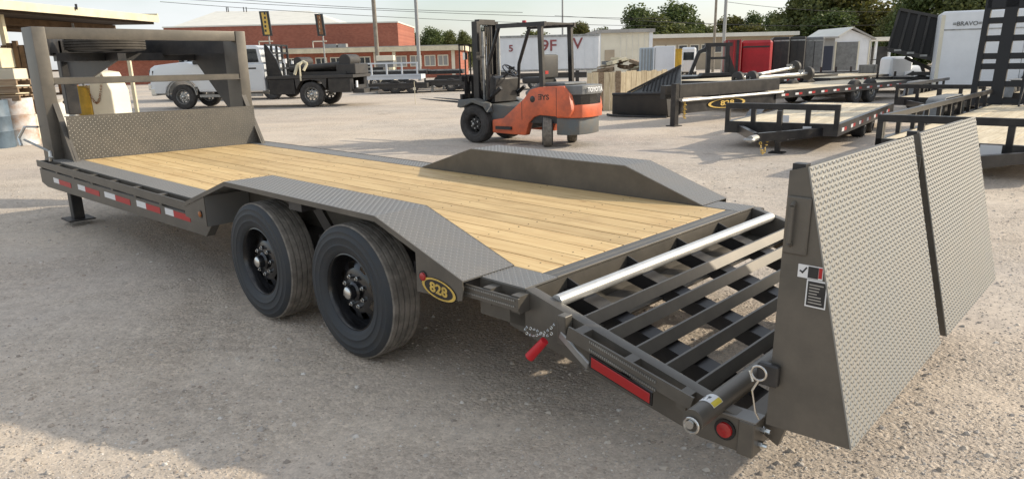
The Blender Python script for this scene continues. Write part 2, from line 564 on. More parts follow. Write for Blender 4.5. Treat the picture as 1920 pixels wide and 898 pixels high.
def ground_mat():
    m = bpy.data.materials.new('gravel_yard')
    m.use_nodes = True
    n, l = m.node_tree.nodes, m.node_tree.links
    b = n['Principled BSDF']
    b.inputs['Roughness'].default_value = .92
    b.inputs['Specular IOR Level'].default_value = .25
    t = n.new('ShaderNodeTexCoord')
    def noise(sc, det=6, vec=None, dist=0.0):
        q = n.new('ShaderNodeTexNoise')
        q.inputs['Scale'].default_value = sc
        q.inputs['Detail'].default_value = det
        q.inputs['Roughness'].default_value = .65
        q.inputs['Distortion'].default_value = dist
        l.new(vec or t.outputs['Object'], q.inputs['Vector'])
        return q.outputs['Fac']
    def ramp(f, stops):
        r = n.new('ShaderNodeValToRGB')
        e = r.color_ramp.elements
        while len(e) < len(stops):
            e.new(.5)
        for i, (p, c) in enumerate(stops):
            e[i].position = p
            e[i].color = (*c, 1)
        l.new(f, r.inputs['Fac'])
        return r.outputs['Color']
    def mixc(f, a, c, mode='MIX'):
        x = n.new('ShaderNodeMix')
        x.data_type = 'RGBA'
        x.blend_type = mode
        if isinstance(f, float):
            x.inputs[0].default_value = f
        else:
            l.new(f, x.inputs[0])
        l.new(a, x.inputs[6])
        l.new(c, x.inputs[7])
        return x.outputs[2]
    # wheel-worn streaks run across the yard
    mpn = n.new('ShaderNodeMapping')
    mpn.inputs['Rotation'].default_value = (0, 0, R(-38))
    mpn.inputs['Scale'].default_value = (.16, 1.0, 1)
    l.new(t.outputs['Object'], mpn.inputs['Vector'])
    big = noise(.35, 5, mpn.outputs['Vector'], .8)
    base = ramp(big, [(.30, (.46, .41, .365)), (.48, (.56, .497, .424)), (.68, (.62, .552, .465))])
    patch = ramp(noise(.10, 4), [(.42, (0, 0, 0)), (.62, (1, 1, 1))])
    grey = ramp(noise(5, 6), [(.3, (.37, .35, .325)), (.7, (.52, .49, .455))])
    c = mixc(patch, base, grey)
    mid = ramp(noise(14, 9), [(.32, (.84, .83, .82)), (.62, (1.06, 1.04, 1.02))])
    c = mixc(1.0, c, mid, 'MULTIPLY')
    vo = n.new('ShaderNodeTexVoronoi')
    vo.inputs['Scale'].default_value = 46
    l.new(t.outputs['Object'], vo.inputs['Vector'])
    peb = ramp(vo.outputs['Color'], [(.0, (.78, .76, .74)), (.5, (1.0, .98, .96)), (1.0, (1.22, 1.19, 1.15))])
    smooth = n.new('ShaderNodeMapRange')
    l.new(noise(.8, 5, None, .6), smooth.inputs[0])
    smooth.inputs[1].default_value, smooth.inputs[2].default_value = .38, .60
    smooth.inputs[3].default_value, smooth.inputs[4].default_value = .15, .95
    c = mixc(smooth.outputs[0], c, peb, 'MULTIPLY')
    stain = ramp(noise(.55, 7, None, 1.5), [(.28, (.80, .79, .79)), (.40, (1, 1, 1))])
    c = mixc(1.0, c, stain, 'MULTIPLY')
    vo2 = n.new('ShaderNodeTexVoronoi')
    vo2.inputs['Scale'].default_value = 120
    l.new(t.outputs['Object'], vo2.inputs['Vector'])
    peb2 = ramp(vo2.outputs['Color'], [(.0, (.80, .79, .78)), (1.0, (1.2, 1.18, 1.15))])
    c = mixc(.7, c, peb2, 'MULTIPLY')
    l.new(c, b.inputs['Base Color'])
    h1 = n.new('ShaderNodeMath')
    h1.operation = 'MULTIPLY_ADD'
    h1.inputs[1].default_value = -.7
    l.new(vo.outputs['Distance'], h1.inputs[0])
    l.new(noise(65, 8), h1.inputs[2])
    bp = n.new('ShaderNodeBump')
    st = n.new('ShaderNodeMath')
    st.operation = 'MULTIPLY'
    st.inputs[1].default_value = .85
    l.new(smooth.outputs[0], st.inputs[0])
    l.new(st.outputs[0], bp.inputs['Strength'])
    bp.inputs['Distance'].default_value = .016
    l.new(h1.outputs[0], bp.inputs['Height'])
    l.new(bp.outputs['Normal'], b.inputs['Normal'])
    return m
GROUND = ground_mat()

# ------------------------------------------------------------------ ground
from mathutils import noise as mnoise
def gh(x, y):
    """gentle relief of the yard: ruts and hollows near the viewer"""
    d = max(0.0, min(1.0, (16 - math.hypot(x, y - 4)) / 10))
    if d <= 0:
        return 0.0
    u = .72 * x + .69 * y
    v = -.69 * x + .72 * y
    h = .012 * mnoise.noise((u * .5, v * 1.6, 1.3)) + .007 * mnoise.noise((x * 3.1, y * 3.1, 4.2)) + .004 * mnoise.noise((x * 9, y * 9, .7))
    # tyre tracks: two wide arcs swung by a turning truck
    for (cx, cy, rr) in ((-9.0, 2.0, 7.35), (-9.0, 2.0, 7.62), (1.5, 13.5, 11.2), (1.5, 13.5, 11.55), (-1.0, 12.4, 8.3)):
        q = abs(math.hypot(x - cx, y - cy) - rr)
        if q < .16:
            a = math.atan2(y - cy, x - cx) * rr
            h -= (.014 + .004 * math.sin(a * 34)) * (1 - (q / .16) ** 2) * max(0, min(1, .6 + mnoise.noise((x * .7, y * .7, 8.8)) * 1.6))
    return h * d - .004

def axis(lo, hi, fine_lo, fine_hi, step):
    a = []
    x = fine_lo
    while x < fine_hi:
        a.append(x)
        x += step
    d = step
    while x < hi:
        a.append(x)
        d *= 1.3
        x += d
    a.append(hi)
    x, d = fine_lo, step
    pre = []
    while True:
        d *= 1.3
        x -= d
        if x < lo:
            break
        pre.append(x)
    pre.append(lo)
    return pre[::-1] + a
xs = axis(-900, 900, -6, 3.6, .035)
ys = axis(-60, 1500, 1.7, 9.5, .035)
gv = [(x, y, gh(x, y)) for y in ys for x in xs]
nx = len(xs)
gf = [(j * nx + i, j * nx + i + 1, (j + 1) * nx + i + 1, (j + 1) * nx + i) for j in range(len(ys) - 1) for i in range(nx - 1)]
gm = MB()
gm.add(gv, gf, True)
go = gm.build('ground', GROUND, sharp=180)
go['kind'] = 'structure'

sm = MB()
def stone(x, y, s):
    vs = []
    a0 = rnd.uniform(0, 6.28)
    e = rnd.uniform(.6, 1.0)
    hh = s * rnd.uniform(.35, .7)
    z = gh(x, y)
    n = 5
    for k in range(n):
        a = a0 + 6.283 * k / n
        r = s * rnd.uniform(.75, 1.15)
        vs.append((x + r * math.cos(a), y + e * r * math.sin(a), z + hh * rnd.uniform(.0, .35) - .1 * s))
    for k in range(3):
        a = a0 + 2.094 * k + .4
        r = s * rnd.uniform(.35, .65)
        vs.append((x + r * math.cos(a), y + e * r * math.sin(a), z + hh * rnd.uniform(.75, 1.1)))
    fs = [(5, 6, 7), (0, 1, 5), (1, 2, 6), (1, 6, 5), (2, 3, 6), (3, 4, 7), (3, 7, 6), (4, 0, 5), (4, 5, 7)]
    o = len(sm.v)
    sm.v += vs
    sm.f += [tuple(i + o for i in f) for f in fs]
    sm.s += [False] * 9
for _ in range(120000):
    # denser near the viewer, loose stones gather in drifts
    y = 1.9 + 9.0 * rnd.random() ** 1.7
    half = y * .80 + .4
    x = rnd.uniform(-half, half)
    dn = mnoise.noise((x * .55, y * .9, 9.1)) + .45 * mnoise.noise((x * 2.3, y * 2.3, 3.3))
    if dn < rnd.uniform(-.75, .45) - (.25 if x > .6 else 0):
        continue
    s = .0026 + .0062 * rnd.random() ** 2.5 + (.018 * rnd.random() ** 2 if rnd.random() < .05 else 0)
    stone(x, y, s)
so = sm.build('loose_gravel', STONE)
so['kind'] = 'stuff'

exec_parts = []

# ------------------------------------------------------------------ tread plate lugs
def lugs(name, parent, o, u, v, lu, lv, m, pitch=.021, a=.0095, b=.0034, h=.0021, inside=None, diag=True):
    o, u, v = Vector(o), Vector(u).normalized(), Vector(v).normalized()
    nrm = u.cross(v)
    mb = MB()
    nu, nv = int(lu / pitch), int(lv / pitch)
    for i in range(nu):
        for j in range(nv):
            pu, pv = (i + .5) * lu / nu, (j + .5) * lv / nv
            if inside and not inside(pu, pv):
                continue
            s = .7071 if diag else 1
            if (i + j) % 2:
                d, e = (u + v) * .7071, (v - u) * .7071
            else:
                d, e = (u - v) * .7071, (u + v) * .7071
            c = o + u * pu + v * pv
            t = c + nrm * h
            vs = [c - d * a, c - e * b, c + d * a, c + e * b, t - d * a * .55, t + d * a * .55]
            mb.add(vs, [(0, 1, 4), (1, 5, 4), (1, 2, 5), (2, 3, 5), (3, 4, 5), (3, 0, 4)])
    x = mb.build(name, m, parent)
    x['kind'] = 'stuff'
    return x

# ------------------------------------------------------------------ wheels
def make_wheel(parent, loc, rad, wid, rim_r, m_rim, side=-1, nlug=8, holes=8, m_tyre=RUB, m_tread=TREAD, m_lug=CHROME, n=56, grooves=4, hub=True, lug_parts=True):
    """rim is the part; tyre, hub and lug nuts are its pieces.  axis along y, outer face towards -y (side=-1)"""
    hw = wid / 2
    k = rad / .393
    rm = MB()
    q = wid / .235
    prof = [(rim_r + .012 * k, -hw * .80), (rim_r - .002, -hw * .84), (rim_r - .012 * k, -hw * .72), (rim_r - .018 * k, -hw * .1),
            (rim_r - .035 * k, -hw * .16), (rim_r * .78, -hw * .30), (rim_r * .60, -hw * .40), (rim_r * .55, -hw * .46), (rim_r * .18, -hw * .46), (0.0001, -hw * .46)]
    nn = holes * 6
    def skip(kk, j):
        return j == 5 and (kk % 6) in (1, 2, 3)
    rm.lathe(prof, nn, skip)
    rm.lathe([(rim_r - .004, hw * .8), (rim_r - .018 * k, hw * .6), (rim_r - .018 * k, -hw * .1)], nn)
    rim = rm.build('wheel', m_rim, parent, loc)
    if side > 0:
        rim.rotation_euler = (0, 0, math.pi)
    # tyre sidewalls and tread
    b = rim_r
    side_p = [(b, -hw * .76), (b + .010 * k, -hw * .88), (b + .03 * k, -hw * .97), (b + .05 * k, -hw * 1.0), (b + .053 * k, -hw * 1.025), (b + .058 * k, -hw * 1.025), (b + .061 * k, -hw * 1.0), (rad - .080 * k, -hw * 1.0), (rad - .076 * k, -hw * 1.02), (rad - .071 * k, -hw * 1.02), (rad - .067 * k, -hw * .995), (rad - .045 * k, -hw * .965), (rad - .040 * k, -hw * .975), (rad - .022 * k, -hw * .90), (rad - .010 * k, -hw * .80)]
    tm = MB()
    tm.lathe(side_p, n)
    tm.lathe([(r, -y) for r, y in side_p][::-1], n)
    ty = tm.build('tyre', m_tyre, rim)
    tr = MB()
    half = hw * .80
    pr = [(rad - .010 * k, -half)]
    step = 2 * half / (grooves + 1)
    gw = .006 * q
    pr.append((rad - .003 * k, -half * .93))
    for g in range(grooves):
        yc = -half + step * (g + 1)
        rr = rad - .002 * k * (abs(yc) / half)
        pr += [(rr, yc - gw), (rr - .010 * k, yc - gw * .6), (rr - .010 * k, yc + gw * .6), (rr, yc + gw)]
    pr += [(rad - .003 * k, half * .93), (rad - .010 * k, half)]
    tr.lathe(pr, n)
    tr.build('tread', m_tread, rim, sharp=25)
    if hub:
        h = MB()
        h.lathe([(rim_r * .26, -hw * .46), (rim_r * .26, -hw * .62), (rim_r * .20, -hw * .70), (rim_r * .17, -hw * .95), (rim_r * .15, -hw * .97), (.0001, -hw * .97)], 18)
        hb = h.build('hub', m_rim, rim)
        c = MB()
        c.lathe([(rim_r * .155, -hw * .93), (rim_r * .155, -hw * 1.0), (rim_r * .11, -hw * 1.06), (.0001, -hw * 1.07)], 14)
        c.build('hub_cap', m_lug, rim)
    if lug_parts and nlug:
        g = MB()
        g.tube((0, -hw * .44, 0), (0, -hw * .62, 0), .0135 * k, 6)
        g.tube((0, -hw * .62, 0), (0, -hw * .70, 0), .008 * k, 6)
        first = None
        for i in range(nlug):
            a = 2 * math.pi * (i + .5) / nlug
            p = (rim_r * .40 * math.cos(a), 0, rim_r * .40 * math.sin(a))
            if first is None:
                first = g.build('lug_nut', m_lug, rim, p)
            else:
                share(first, rim, p)
    elif nlug:
        g = MB()
        for i in range(nlug):
            a = 2 * math.pi * (i + .5) / nlug
            p = (rim_r * .45 * math.cos(a), rim_r * .45 * math.sin(a))
            g.tube((p[0], -hw * .44, p[1]), (p[0], -hw * .66, p[1]), .02 * k, 6)
        g.build('lug_nuts', m_lug, rim)
    return rim

# ------------------------------------------------------------------ the grey gooseneck trailer (local: x to the rear, y to the far side)
H, W = .657, 2.4265
T = thing('gooseneck_trailer', 'long pewter grey gooseneck trailer with new pine deck and raised rear ramps', 'trailer', (-.0249, 3.1158, -.0091))
T.rotation_euler = (-.0092, .008, -.7478)
def far(y):
    return W - y

# deck boards
first = None
for i in range(11):
    y = .235 + i * .1778
    if first is None:
        m = MB().box((-6.53, .0042, -.038), (-.004, .1732, 0))
        first = m.build('plank', WOOD, T, (0, y, H), bevel=.0025)
    else:
        share(first, T, (rnd.uniform(-.003, .003), y, H + rnd.uniform(-.0015, .0015)))
sc_ = MB()
for i in range(11):
    for xx in (-6.35, -5.55, -4.75, -3.95, -3.15, -2.35, -1.55, -.75, -.12):
        for dy in (.045, .13):
            sc_.tube((xx + rnd.uniform(-.008, .008), .235 + i * .1778 + dy, H - .004), (xx, .235 + i * .1778 + dy, H + .0012), .0048, 6)
sc_.build('deck_screws', SCREW, T)['kind'] = 'stuff'

# frame below the deck
m = MB()
for y in (.50, W - .58):
    m.box((-7.0, y, .36), (.02, y + .012, .60))
    m.box((-7.0, y - .045, .588), (.02, y + .057, .60))
    m.box((-7.0, y - .045, .36), (.02, y + .057, .372))
m.build('main_beam', DARK, T)
cm = None
for k in range(15):
    x = -6.75 + k * .46
    if cm is None:
        m = MB().box((0, .07, .545), (.05, W - .07, .612))
        cm = m.build('crossmember', DARK, T, (x, 0, 0))
    else:
        share(cm, T, (x, 0, 0))
ax_ = None
for x in (-1.137, -2.155):
    if ax_ is None:
        m = MB().tube((0, .12, .393), (0, W - .12, .393), .045, 12)
        m.box((-.09, .46, .30), (.09, .53, .36)).box((-.09, W - .53, .30), (.09, W - .46, .36))
        for yy in (.505, W - .505):
            for j in range(5):
                m.box((-.36 + j * .03, yy - .035, .425 + j * .012), (.36 - j * .03, yy + .035, .436 + j * .012))
        ax_ = m.build('axle', DARK, T, (x, 0, 0))
    else:
        share(ax_, T, (x, 0, 0))

# near and far running wheels
wz = .0022
w0 = make_wheel(T, (-1.137, -.006, .393 + wz), .393, .235, .222, RIMB)
share(w0, T, (-2.155, -.006, .393 - .004), (0, 1.1, 0))
share(w0, T, (-1.137, W + .006, .393 + .024), (0, 0, math.pi))
share(w0, T, (-2.155, W + .006, .393 + .018), (0, 0, math.pi))

# edge plates beside the boards
def edge_plate(x0, x1, y0, y1, nm='edge_plate'):
    p = MB().box((x0, y0, H - .008), (x1, y1, H + .001)).build(nm, PLATE, T)
    lugs('tread_lugs', p, (x0, y0, H + .001), (1, 0, 0), (0, 1, 0), x1 - x0, y1 - y0, LUGF)
    return p
edge_plate(-7.04, -3.19, 0.0, .232)
edge_plate(-7.04, -3.19, W - .232, W)
edge_plate(-.19, .10, .0, .232)
edge_plate(-.19, .10, W - .232, W)
MB().box((-7.04, .233, H - .006), (-6.535, W - .233, H)).build('front_deck_plate', PEW, T)
# outer skirts, rub rails and stake pockets on both sides
for sgn in (0, 1):
    Y = (lambda y: y) if not sgn else far
    def bb(m, x0, x1, y0, y1, z0, z1):
        return m.box((x0, Y(y0), z0), (x1, Y(y1), z1))
    bb(MB(), -7.04, -3.19, .0, .008, .556, H - .009).build('deck_edge', PEW, T)
    # deep side channel, sweeping lower towards the front
    pts = [(-7.04, .555), (-7.04, .40), (-6.85, .365), (-3.0, .418), (-2.85, .555)]
    MB().prism(pts, 'y', Y(-.066), Y(-.0)).build('side_channel', PEW, T, bevel=.003)
    bb(MB(), -7.05, -3.20, -.082, -.070, .578, .648).build('rub_rail', PEW, T, bevel=.002)
    sp = None
    for k in range(8):
        x = -6.98 + k * .53
        if sp is None:
            sp = bb(MB(), 0, .05, -.0695, -.0005, .558, .646).build('stake_pocket', PEW, T, (x, 0, 0))
        else:
            share(sp, T, (x, 0, 0))
    # rear bit beside the dovetail start
    bb(MB(), -.25, .13, -.082, -.070, .572, .634).build('rub_rail', PEW, T, bevel=.002)
    bb(MB(), -.19, .10, .0, .008, .47, H - .009).build('deck_edge', PEW, T)
    for zz_ in (.590, .618):
        ss_ = MB()
        for k in range(30):
            bb(ss_, -.24 + k * .0118, -.233 + k * .0118, -.086, -.0825, zz_, zz_ + .008)
        ss_.build('serrated_strip', STEEL, T)['kind'] = 'stuff'
    bb(MB(), .078, .128, -.0695, -.0005, .56, .64).build('stake_pocket', PEW, T)
    bb(MB(), -.10, -.05, -.0695, -.0005, .56, .64).build('stake_pocket', PEW, T)
    # drive-over fender
    P = [(-3.19, H + .003), (-2.49, .889), (-.835, .884), (-.18, H + .021), (-.18, H + .003)]
    th = .006
    top = [(-3.19, H + .002), (-2.49, .889), (-.835, .884), (-.18, H + .006)]
    f = MB()
    for (a, b) in zip(top[:-1], top[1:]):
        f.add([(a[0], Y(-.12), a[1]), (b[0], Y(-.12), b[1]), (b[0], Y(.235), b[1]), (a[0], Y(.235), a[1]),
               (a[0], Y(-.12), a[1] - th), (b[0], Y(-.12), b[1] - th), (b[0], Y(.235), b[1] - th), (a[0], Y(.235), a[1] - th)],
              [(0, 1, 2, 3), (7, 6, 5, 4), (0, 4, 5, 1), (2, 6, 7, 3)])
    fd = f.build('fender', PLATE, T)
    for (a, b) in zip(top[:-1], top[1:]):
        d = Vector((b[0] - a[0], 0, b[1] - a[1]))
        lugs('tread_lugs', fd, (a[0], min(Y(-.12), Y(.235)), a[1]), d, (0, 1, 0), d.length, .355, LUGF)
    # rolled outer lip of the fender
    lip = MB()
    low = [(a, b - .030) for a, b in top]
    lip.prism(top + low[::-1], 'y', Y(-.1255), Y(-.1205))
    lip.build('fender_lip', PEW, fd)
    inn = MB().prism([(-3.19, .50)] + top + [(-.18, .50)], 'y', Y(.2355), Y(.2415)) if sgn == 9 else MB().prism(top + [(-.18, .60), (-3.19, .60)], 'y', Y(.229), Y(.2345))
    inn.build('fender_wall', PEW, fd)
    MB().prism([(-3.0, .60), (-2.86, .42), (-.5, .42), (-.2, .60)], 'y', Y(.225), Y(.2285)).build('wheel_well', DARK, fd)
    MB().prism([(-3.19, H - .03), (-2.845, .742), (-2.845, .525), (-3.19, .556)], 'y', Y(-.1195), Y(-.1145)).build('front_skirt', PEW, fd)
    MB().prism([(-.52, .757), (-.18, H - .024), (-.195, .56), (-.52, .54)], 'y', Y(-.1195), Y(-.1145)).build('rear_skirt', PEW, fd)
    MB().box((-2.849, Y(-.114), .525), (-2.843, Y(.22), .745)).build('front_well_plate', PLATE, fd)
    MB().box((-.522, Y(-.114), .54), (-.517, Y(.22), .76)).build('rear_well_plate', PEW, fd)
    g = MB()
    g.bar((-1.62, Y(.0), .87), (-1.50, Y(.10), .55), .05, .05)
    g.box((-1.72, Y(-.10), .80), (-1.58, Y(.22), .865))
    g.build('fender_brace', DARK, fd)
    for (xx, zz, mm) in ((-.466, .629, REDL), (-2.928, .606, AMB)):
        c = MB().tube((xx, Y(-.119), zz), (xx, Y(-.124), zz), .030, 16).build('light_grommet', RIMB, fd)
        MB().lathe([(.022, 0), (.020, -.006), (.012, -.009), (.0001, -.010)], 16).build('clearance_light', mm, c, (xx, Y(-.124), zz)).rotation_euler = (0, 0, math.pi if sgn else 0)

# red and white reflective strips along the near side
for k, (x0, xm, x1) in enumerate(((-6.58, -6.40, -6.02), (-5.80, -5.59, -5.20), (-5.06, -4.79, -4.44), (-4.29, -4.09, -3.80), (-3.70, -3.54, -3.24))):
    zc = .470 + .012 * k
    MB().box((x0, -.0685, zc - .024), (xm, -.0662, zc + .028)).build('white_reflector', WHT, T)
    MB().box((xm + .002, -.0685, zc - .026), (x1, -.0662, zc + .026)).build('red_reflector', REDT, T)

# oval gold badge behind the near fender
bd = MB().prism([(-.353 + .125 * math.cos(a), .585 - .055 * math.cos(a) * .25 + .052 * math.sin(a)) for a in [k * math.pi / 14 for k in range(28)]], 'y', -.1235, -.1205).build('badge', RIMB, T)
rg = MB()
for k in range(28):
    a, b = k * math.pi / 14, (k + 1) * math.pi / 14
    q = []
    for (t, s) in ((a, 1.0), (b, 1.0), (b, .84), (a, .84)):
        q.append((-.353 + .122 * s * math.cos(t), -.1242, .585 - .0137 * s * math.cos(t) + .050 * s * math.sin(t)))
    rg.add(q, [(0, 1, 2, 3)])
rg.build('badge_ring', GOLD, bd)
text('badge_lettering', '828', .068, GOLD, bd, basis((-.353, -.1245, .583), (1, 0, -.11), (.0, 0, 1)), .001, .002, 1.25)

# ---- gooseneck
for yy in (.03, W - .16):
    u = MB()
    u.box((-7.147, yy, .60), (-6.79, yy + .13, 2.045))
    u.build('upright', PEW, T, bevel=.008, seg=2)
MB().box((-6.93, .1605, 1.925), (-6.80, W - .1605, 2.043)).build('top_rail', PEW, T, bevel=.006, seg=2)
mr_ = MB().box((-6.90, .1605, 1.452), (-6.80, W - .1605, 1.524))
mr_.box((-6.80, .1605, 1.452), (-6.775, W - .1605, 1.464))
mr_.build('mid_rail', PEW, T, bevel=.004)
for yy in (.135, W - .135):
    MB().prism([(-6.79, .645), (-6.40, .645), (-6.43, .70), (-6.79, 1.24)], 'y', yy - .005, yy + .005).build('gusset', PEW, T)
    MB().bar((-6.41, yy, .652), (-6.80, yy, 1.265), .055, .008, (0, 0, 1)).build('gusset_flange', PEW, T)
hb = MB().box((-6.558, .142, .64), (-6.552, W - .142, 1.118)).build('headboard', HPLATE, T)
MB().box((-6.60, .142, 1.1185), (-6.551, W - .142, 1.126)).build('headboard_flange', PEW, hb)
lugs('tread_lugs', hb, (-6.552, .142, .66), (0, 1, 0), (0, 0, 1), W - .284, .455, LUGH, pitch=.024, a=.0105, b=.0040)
for s in (0, 1):  # neck parts coloured dark for the shade behind the uprights
    Y = (lambda y: y) if not s else far
    if s:
        MB().prism([(-7.149, 2.03), (-7.149, 1.06), (-7.30, 1.06), (-8.25, 1.76), (-8.25, 2.03)], 'y', Y(.075), Y(.105)).build('neck_plate', DARK, T)
        MB().box((-7.20, Y(.05), 1.06), (-7.149, Y(.14), 1.95)).build('neck_flange', DARK, T)
    MB().bar((-7.15, Y(.11), 1.90), (-9.62, Y(1.10), 1.88), .07, .24).build('neck_beam', DARK, T)
MB().box((-8.26, .60, 1.70), (-8.14, W - .11, 1.80)).build('neck_crossmember', DARK, T)
MB().box((-9.10, .92, 1.80), (-9.00, W - .92, 1.97)).build('neck_crossmember', DARK, T)
MB().prism([(-9.85, 1.70), (-7.72, 1.70), (-7.72, 1.79), (-9.85, 1.80)], 'y', 1.16, 1.26).build('neck_spine', DARK, T)
MB().prism([(-9.80, 1.699), (-7.9, 1.699), (-9.2, 1.42), (-9.75, 1.36)], 'y', 1.19, 1.22).build('coupler_gusset', DARK, T)
ct = MB().box((-10.02, 1.12, .95), (-9.86, 1.29, 1.98)).build('coupler_tube', DARK, T, bevel=.01)
MB().tube((-9.94, 1.205, .72), (-9.94, 1.205, .95), .065, 14).build('coupler_ball_socket', STEEL, ct)
# landing jacks
for s, y in enumerate((.12, W - .12)):
    j = MB().box((-6.70, y - .055, .0), (-6.59, y + .055, .60)).build('jack_leg', DARK, T, bevel=.006)
    z0 = -.045 if s == 0 else -.02
    MB().box((-6.79, y - .13, .004), (-6.50, y + .13, .020)).build('jack_foot', DARK, j)
ck = MB().path([(-7.45, -.06, .84), (-6.72, -.03, .765), (-6.63, -.03, .735)], .013, 8)
ck.build('crank_handle', STEEL, T)
MB().path([(-6.66, -.03, .76), (-6.60, -.05, .71), (-6.62, -.05, .67)], .02, 8).build('crank_knuckle', CHROME, T)
MB().path([(-7.36, -.04, .99), (-7.15, .02, .995)], .012, 8).build('latch_pin', STEEL, T)
MB().path([(-7.38, -.05, .99), (-7.50, -.10, .86), (-7.44, -.10, .78)], .016, 6).build('safety_chain', CHROME, T)

# ---- rear bulkhead and dovetail
SL = -.262
def zs(x, off=0.0):
    return H + SL * (x - .10) + off
MB().box((.0015, .2335, H - .010), (.052, W - .2335, H - .0005)).build('rear_trim', PEW, T, bevel=.002)
MB().box((.054, .2335, H - .012), (.10, W - .2335, H + .001)).build('rear_trim', PEW, T, bevel=.002)
MB().box((.094, .064, .455), (.102, W - .064, H - .013)).build('rear_crossmember', PEW, T)
for s in (0, 1):
    Y = (lambda y: y) if not s else far
    MB().prism([(.101, H - .002), (1.17, zs(1.17)), (1.205, zs(1.205)), (1.205, .244), (1.0, .245), (0, .458), (0, .56), (.101, .56)], 'y', Y(0), Y(.06)).build('dovetail_side', PEW, T, bevel=.004, seg=2)
    # standing rub rail with slots, carrying the long tail light
    rr = MB().prism([(.418, .578), (1.005, .446), (.992, .395), (.405, .520)], 'y', Y(-.078), Y(-.088)).build('dovetail_rub_rail', PEW, T)
    for xx in (.44, .68, .93):
        MB().prism([(xx, zs(xx, .0)), (xx + .04, zs(xx + .04, .0)), (xx + .04, zs(xx + .04, -.06)), (xx, zs(xx, -.06))], 'y', Y(-.0005), Y(-.0775)).build('rail_spacer', PEW, rr)
    tlx = MB().prism([(.535, .492), (.836, .416), (.836, .360), (.535, .432)], 'y', Y(-.0885), Y(-.096)).build('light_bezel', RIMB, rr)
    MB().prism([(.546, .482), (.827, .411), (.827, .368), (.546, .437)], 'y', Y(-.0962), Y(-.101)).build('tail_light', REDL, tlx, bevel=.002)
    t1 = MB()
    t2 = MB()
    for k in range(34):
        x = .53 + k * .0094
        for (mb, o1) in ((t1, .044), (t2, .010)):
            z = .492 - .258 * (x - .535) + o1
            mb.box((x, Y(-.0884), z), (x + .0055, Y(-.093), z + .010))
    t1.build('serrated_strip', STEEL, rr)['kind'] = 'stuff'
    t2.build('serrated_strip', STEEL, rr)['kind'] = 'stuff'
    # round tail light in the end box
    gm_ = MB().tube((1.098, Y(-.0005), .318), (1.098, Y(-.008), .318), .042, 20).build('light_grommet', RIMB, T)
    lg = MB().lathe([(.031, 0), (.029, -.008), (.015, -.012), (.0001, -.013)], 18).build('round_tail_light', REDL, gm_, (1.098, Y(-.008), .318))
    lg.rotation_euler = (0, 0, math.pi if s else 0)
MB().prism([(1.13, .372), (1.20, .354), (1.20, .2475), (1.13, .2475)], 'y', .0605, W - .0605).build('end_crossmember', PEW, T, bevel=.003)
MB().box((.1025, .0605, .452), (.345, W - .0605, .462)).build('tube_shelf', PEW, T)
# slats: angle iron laid apex up, one shared mesh
sl = None
for x in (.387, .515, .656, .797, .935):
    if sl is None:
        m = MB()
        m.add([(a, y, c) for y in (.0605, W - .0605) for a, c in ((-.006, .002), (.004, .001), (.029, -.047), (.023, -.049), (-.001, -.008), (-.026, -.041), (-.031, -.038))],
              [(k_, (k_ + 1) % 7, (k_ + 1) % 7 + 7, k_ + 7) for k_ in range(7)] + [(6, 5, 4, 3, 2, 1, 0), (7, 8, 9, 10, 11, 12, 13)])
        sl = m.build('dovetail_slat', PEW, T, (x, 0, zs(x, -.008)))
    else:
        share(sl, T, (x, 0, zs(x, -.008)))
MB().tube((.235, .0605, zs(.235, -.012)), (.235, W - .0605, zs(.235, -.012)), .030, 18).build('cross_tube', TUBEW, T)  # sun's reflection along the tube is put into its pale colour
sg = None
for y in (.335, .855, 1.375, 1.895):
    if sg is None:
        m = MB().prism([(.103, zs(.103, -.068)), (1.128, zs(1.128, -.068)), (1.128, zs(1.128, -.085)), (.103, zs(.103, -.085))], 'y', -.055, .055)
        m.prism([(.103, zs(.103, -.018)), (.205, zs(.205, -.03)), (.205, zs(.205, -.0675)), (.103, zs(.103, -.0675))], 'y', -.030, -.022)
        m.prism([(.103, zs(.103, -.0855)), (1.128, zs(1.128, -.0855)), (1.128, zs(1.128, -.145)), (.103, zs(.103, -.145))], 'y', -.055, -.047)
        sg = m.build('dovetail_stringer', DARK, T, (0, y, 0))  # dark colour carries the shade beneath the slats
    else:
        share(sg, T, (0, y, 0))
# hinge tube with its ring pin and warning label
ht = MB().tube((1.052, -.175, .408), (1.052, W + .175, .408), .041, 22).build('hinge_tube', PEW, T)
MB().torus((1.052, -.185, .392), .028, .005, 'y', 18).tube((1.052, -.20, .40), (1.052, -.165, .40), .016, 10).build('hinge_pin', CHROME, ht)
lb = MB()
for k in range(6):
    a0, a1 = R(35 + k * 16), R(35 + (k + 1) * 16)
    lb.add([(1.052 + .0425 * math.cos(a0), -.085, .408 + .0425 * math.sin(a0)), (1.052 + .0425 * math.cos(a1), -.085, .408 + .0425 * math.sin(a1)),
            (1.052 + .0425 * math.cos(a1), -.015, .408 + .0425 * math.sin(a1)), (1.052 + .0425 * math.cos(a0), -.015, .408 + .0425 * math.sin(a0))], [(0, 3, 2, 1)])
lab = lb.build('warning_label', WHT, ht)
lb = MB()
for k in range(2):
    a0, a1 = R(37 + k * 14), R(37 + (k + 1) * 14)
    lb.add([(1.052 + .0430 * math.cos(a), y, .408 + .0430 * math.sin(a)) for a, y in ((a0, -.082), (a1, -.082), (a1, -.018), (a0, -.018))], [(0, 3, 2, 1)])
lb.build('label_band', YEL, lab)
lb = MB()
for (a_, b_, y0, y1) in ((92, 118, -.070, -.055), (86, 100, -.058, -.040), (98, 124, -.048, -.038)):
    a0, a1 = R(a_), R(b_)
    lb.add([(1.052 + .0430 * math.cos(a), y, .408 + .0430 * math.sin(a)) for a, y in ((a0, y0), (a1, y0), (a1, y1), (a0, y1))], [(0, 3, 2, 1)])
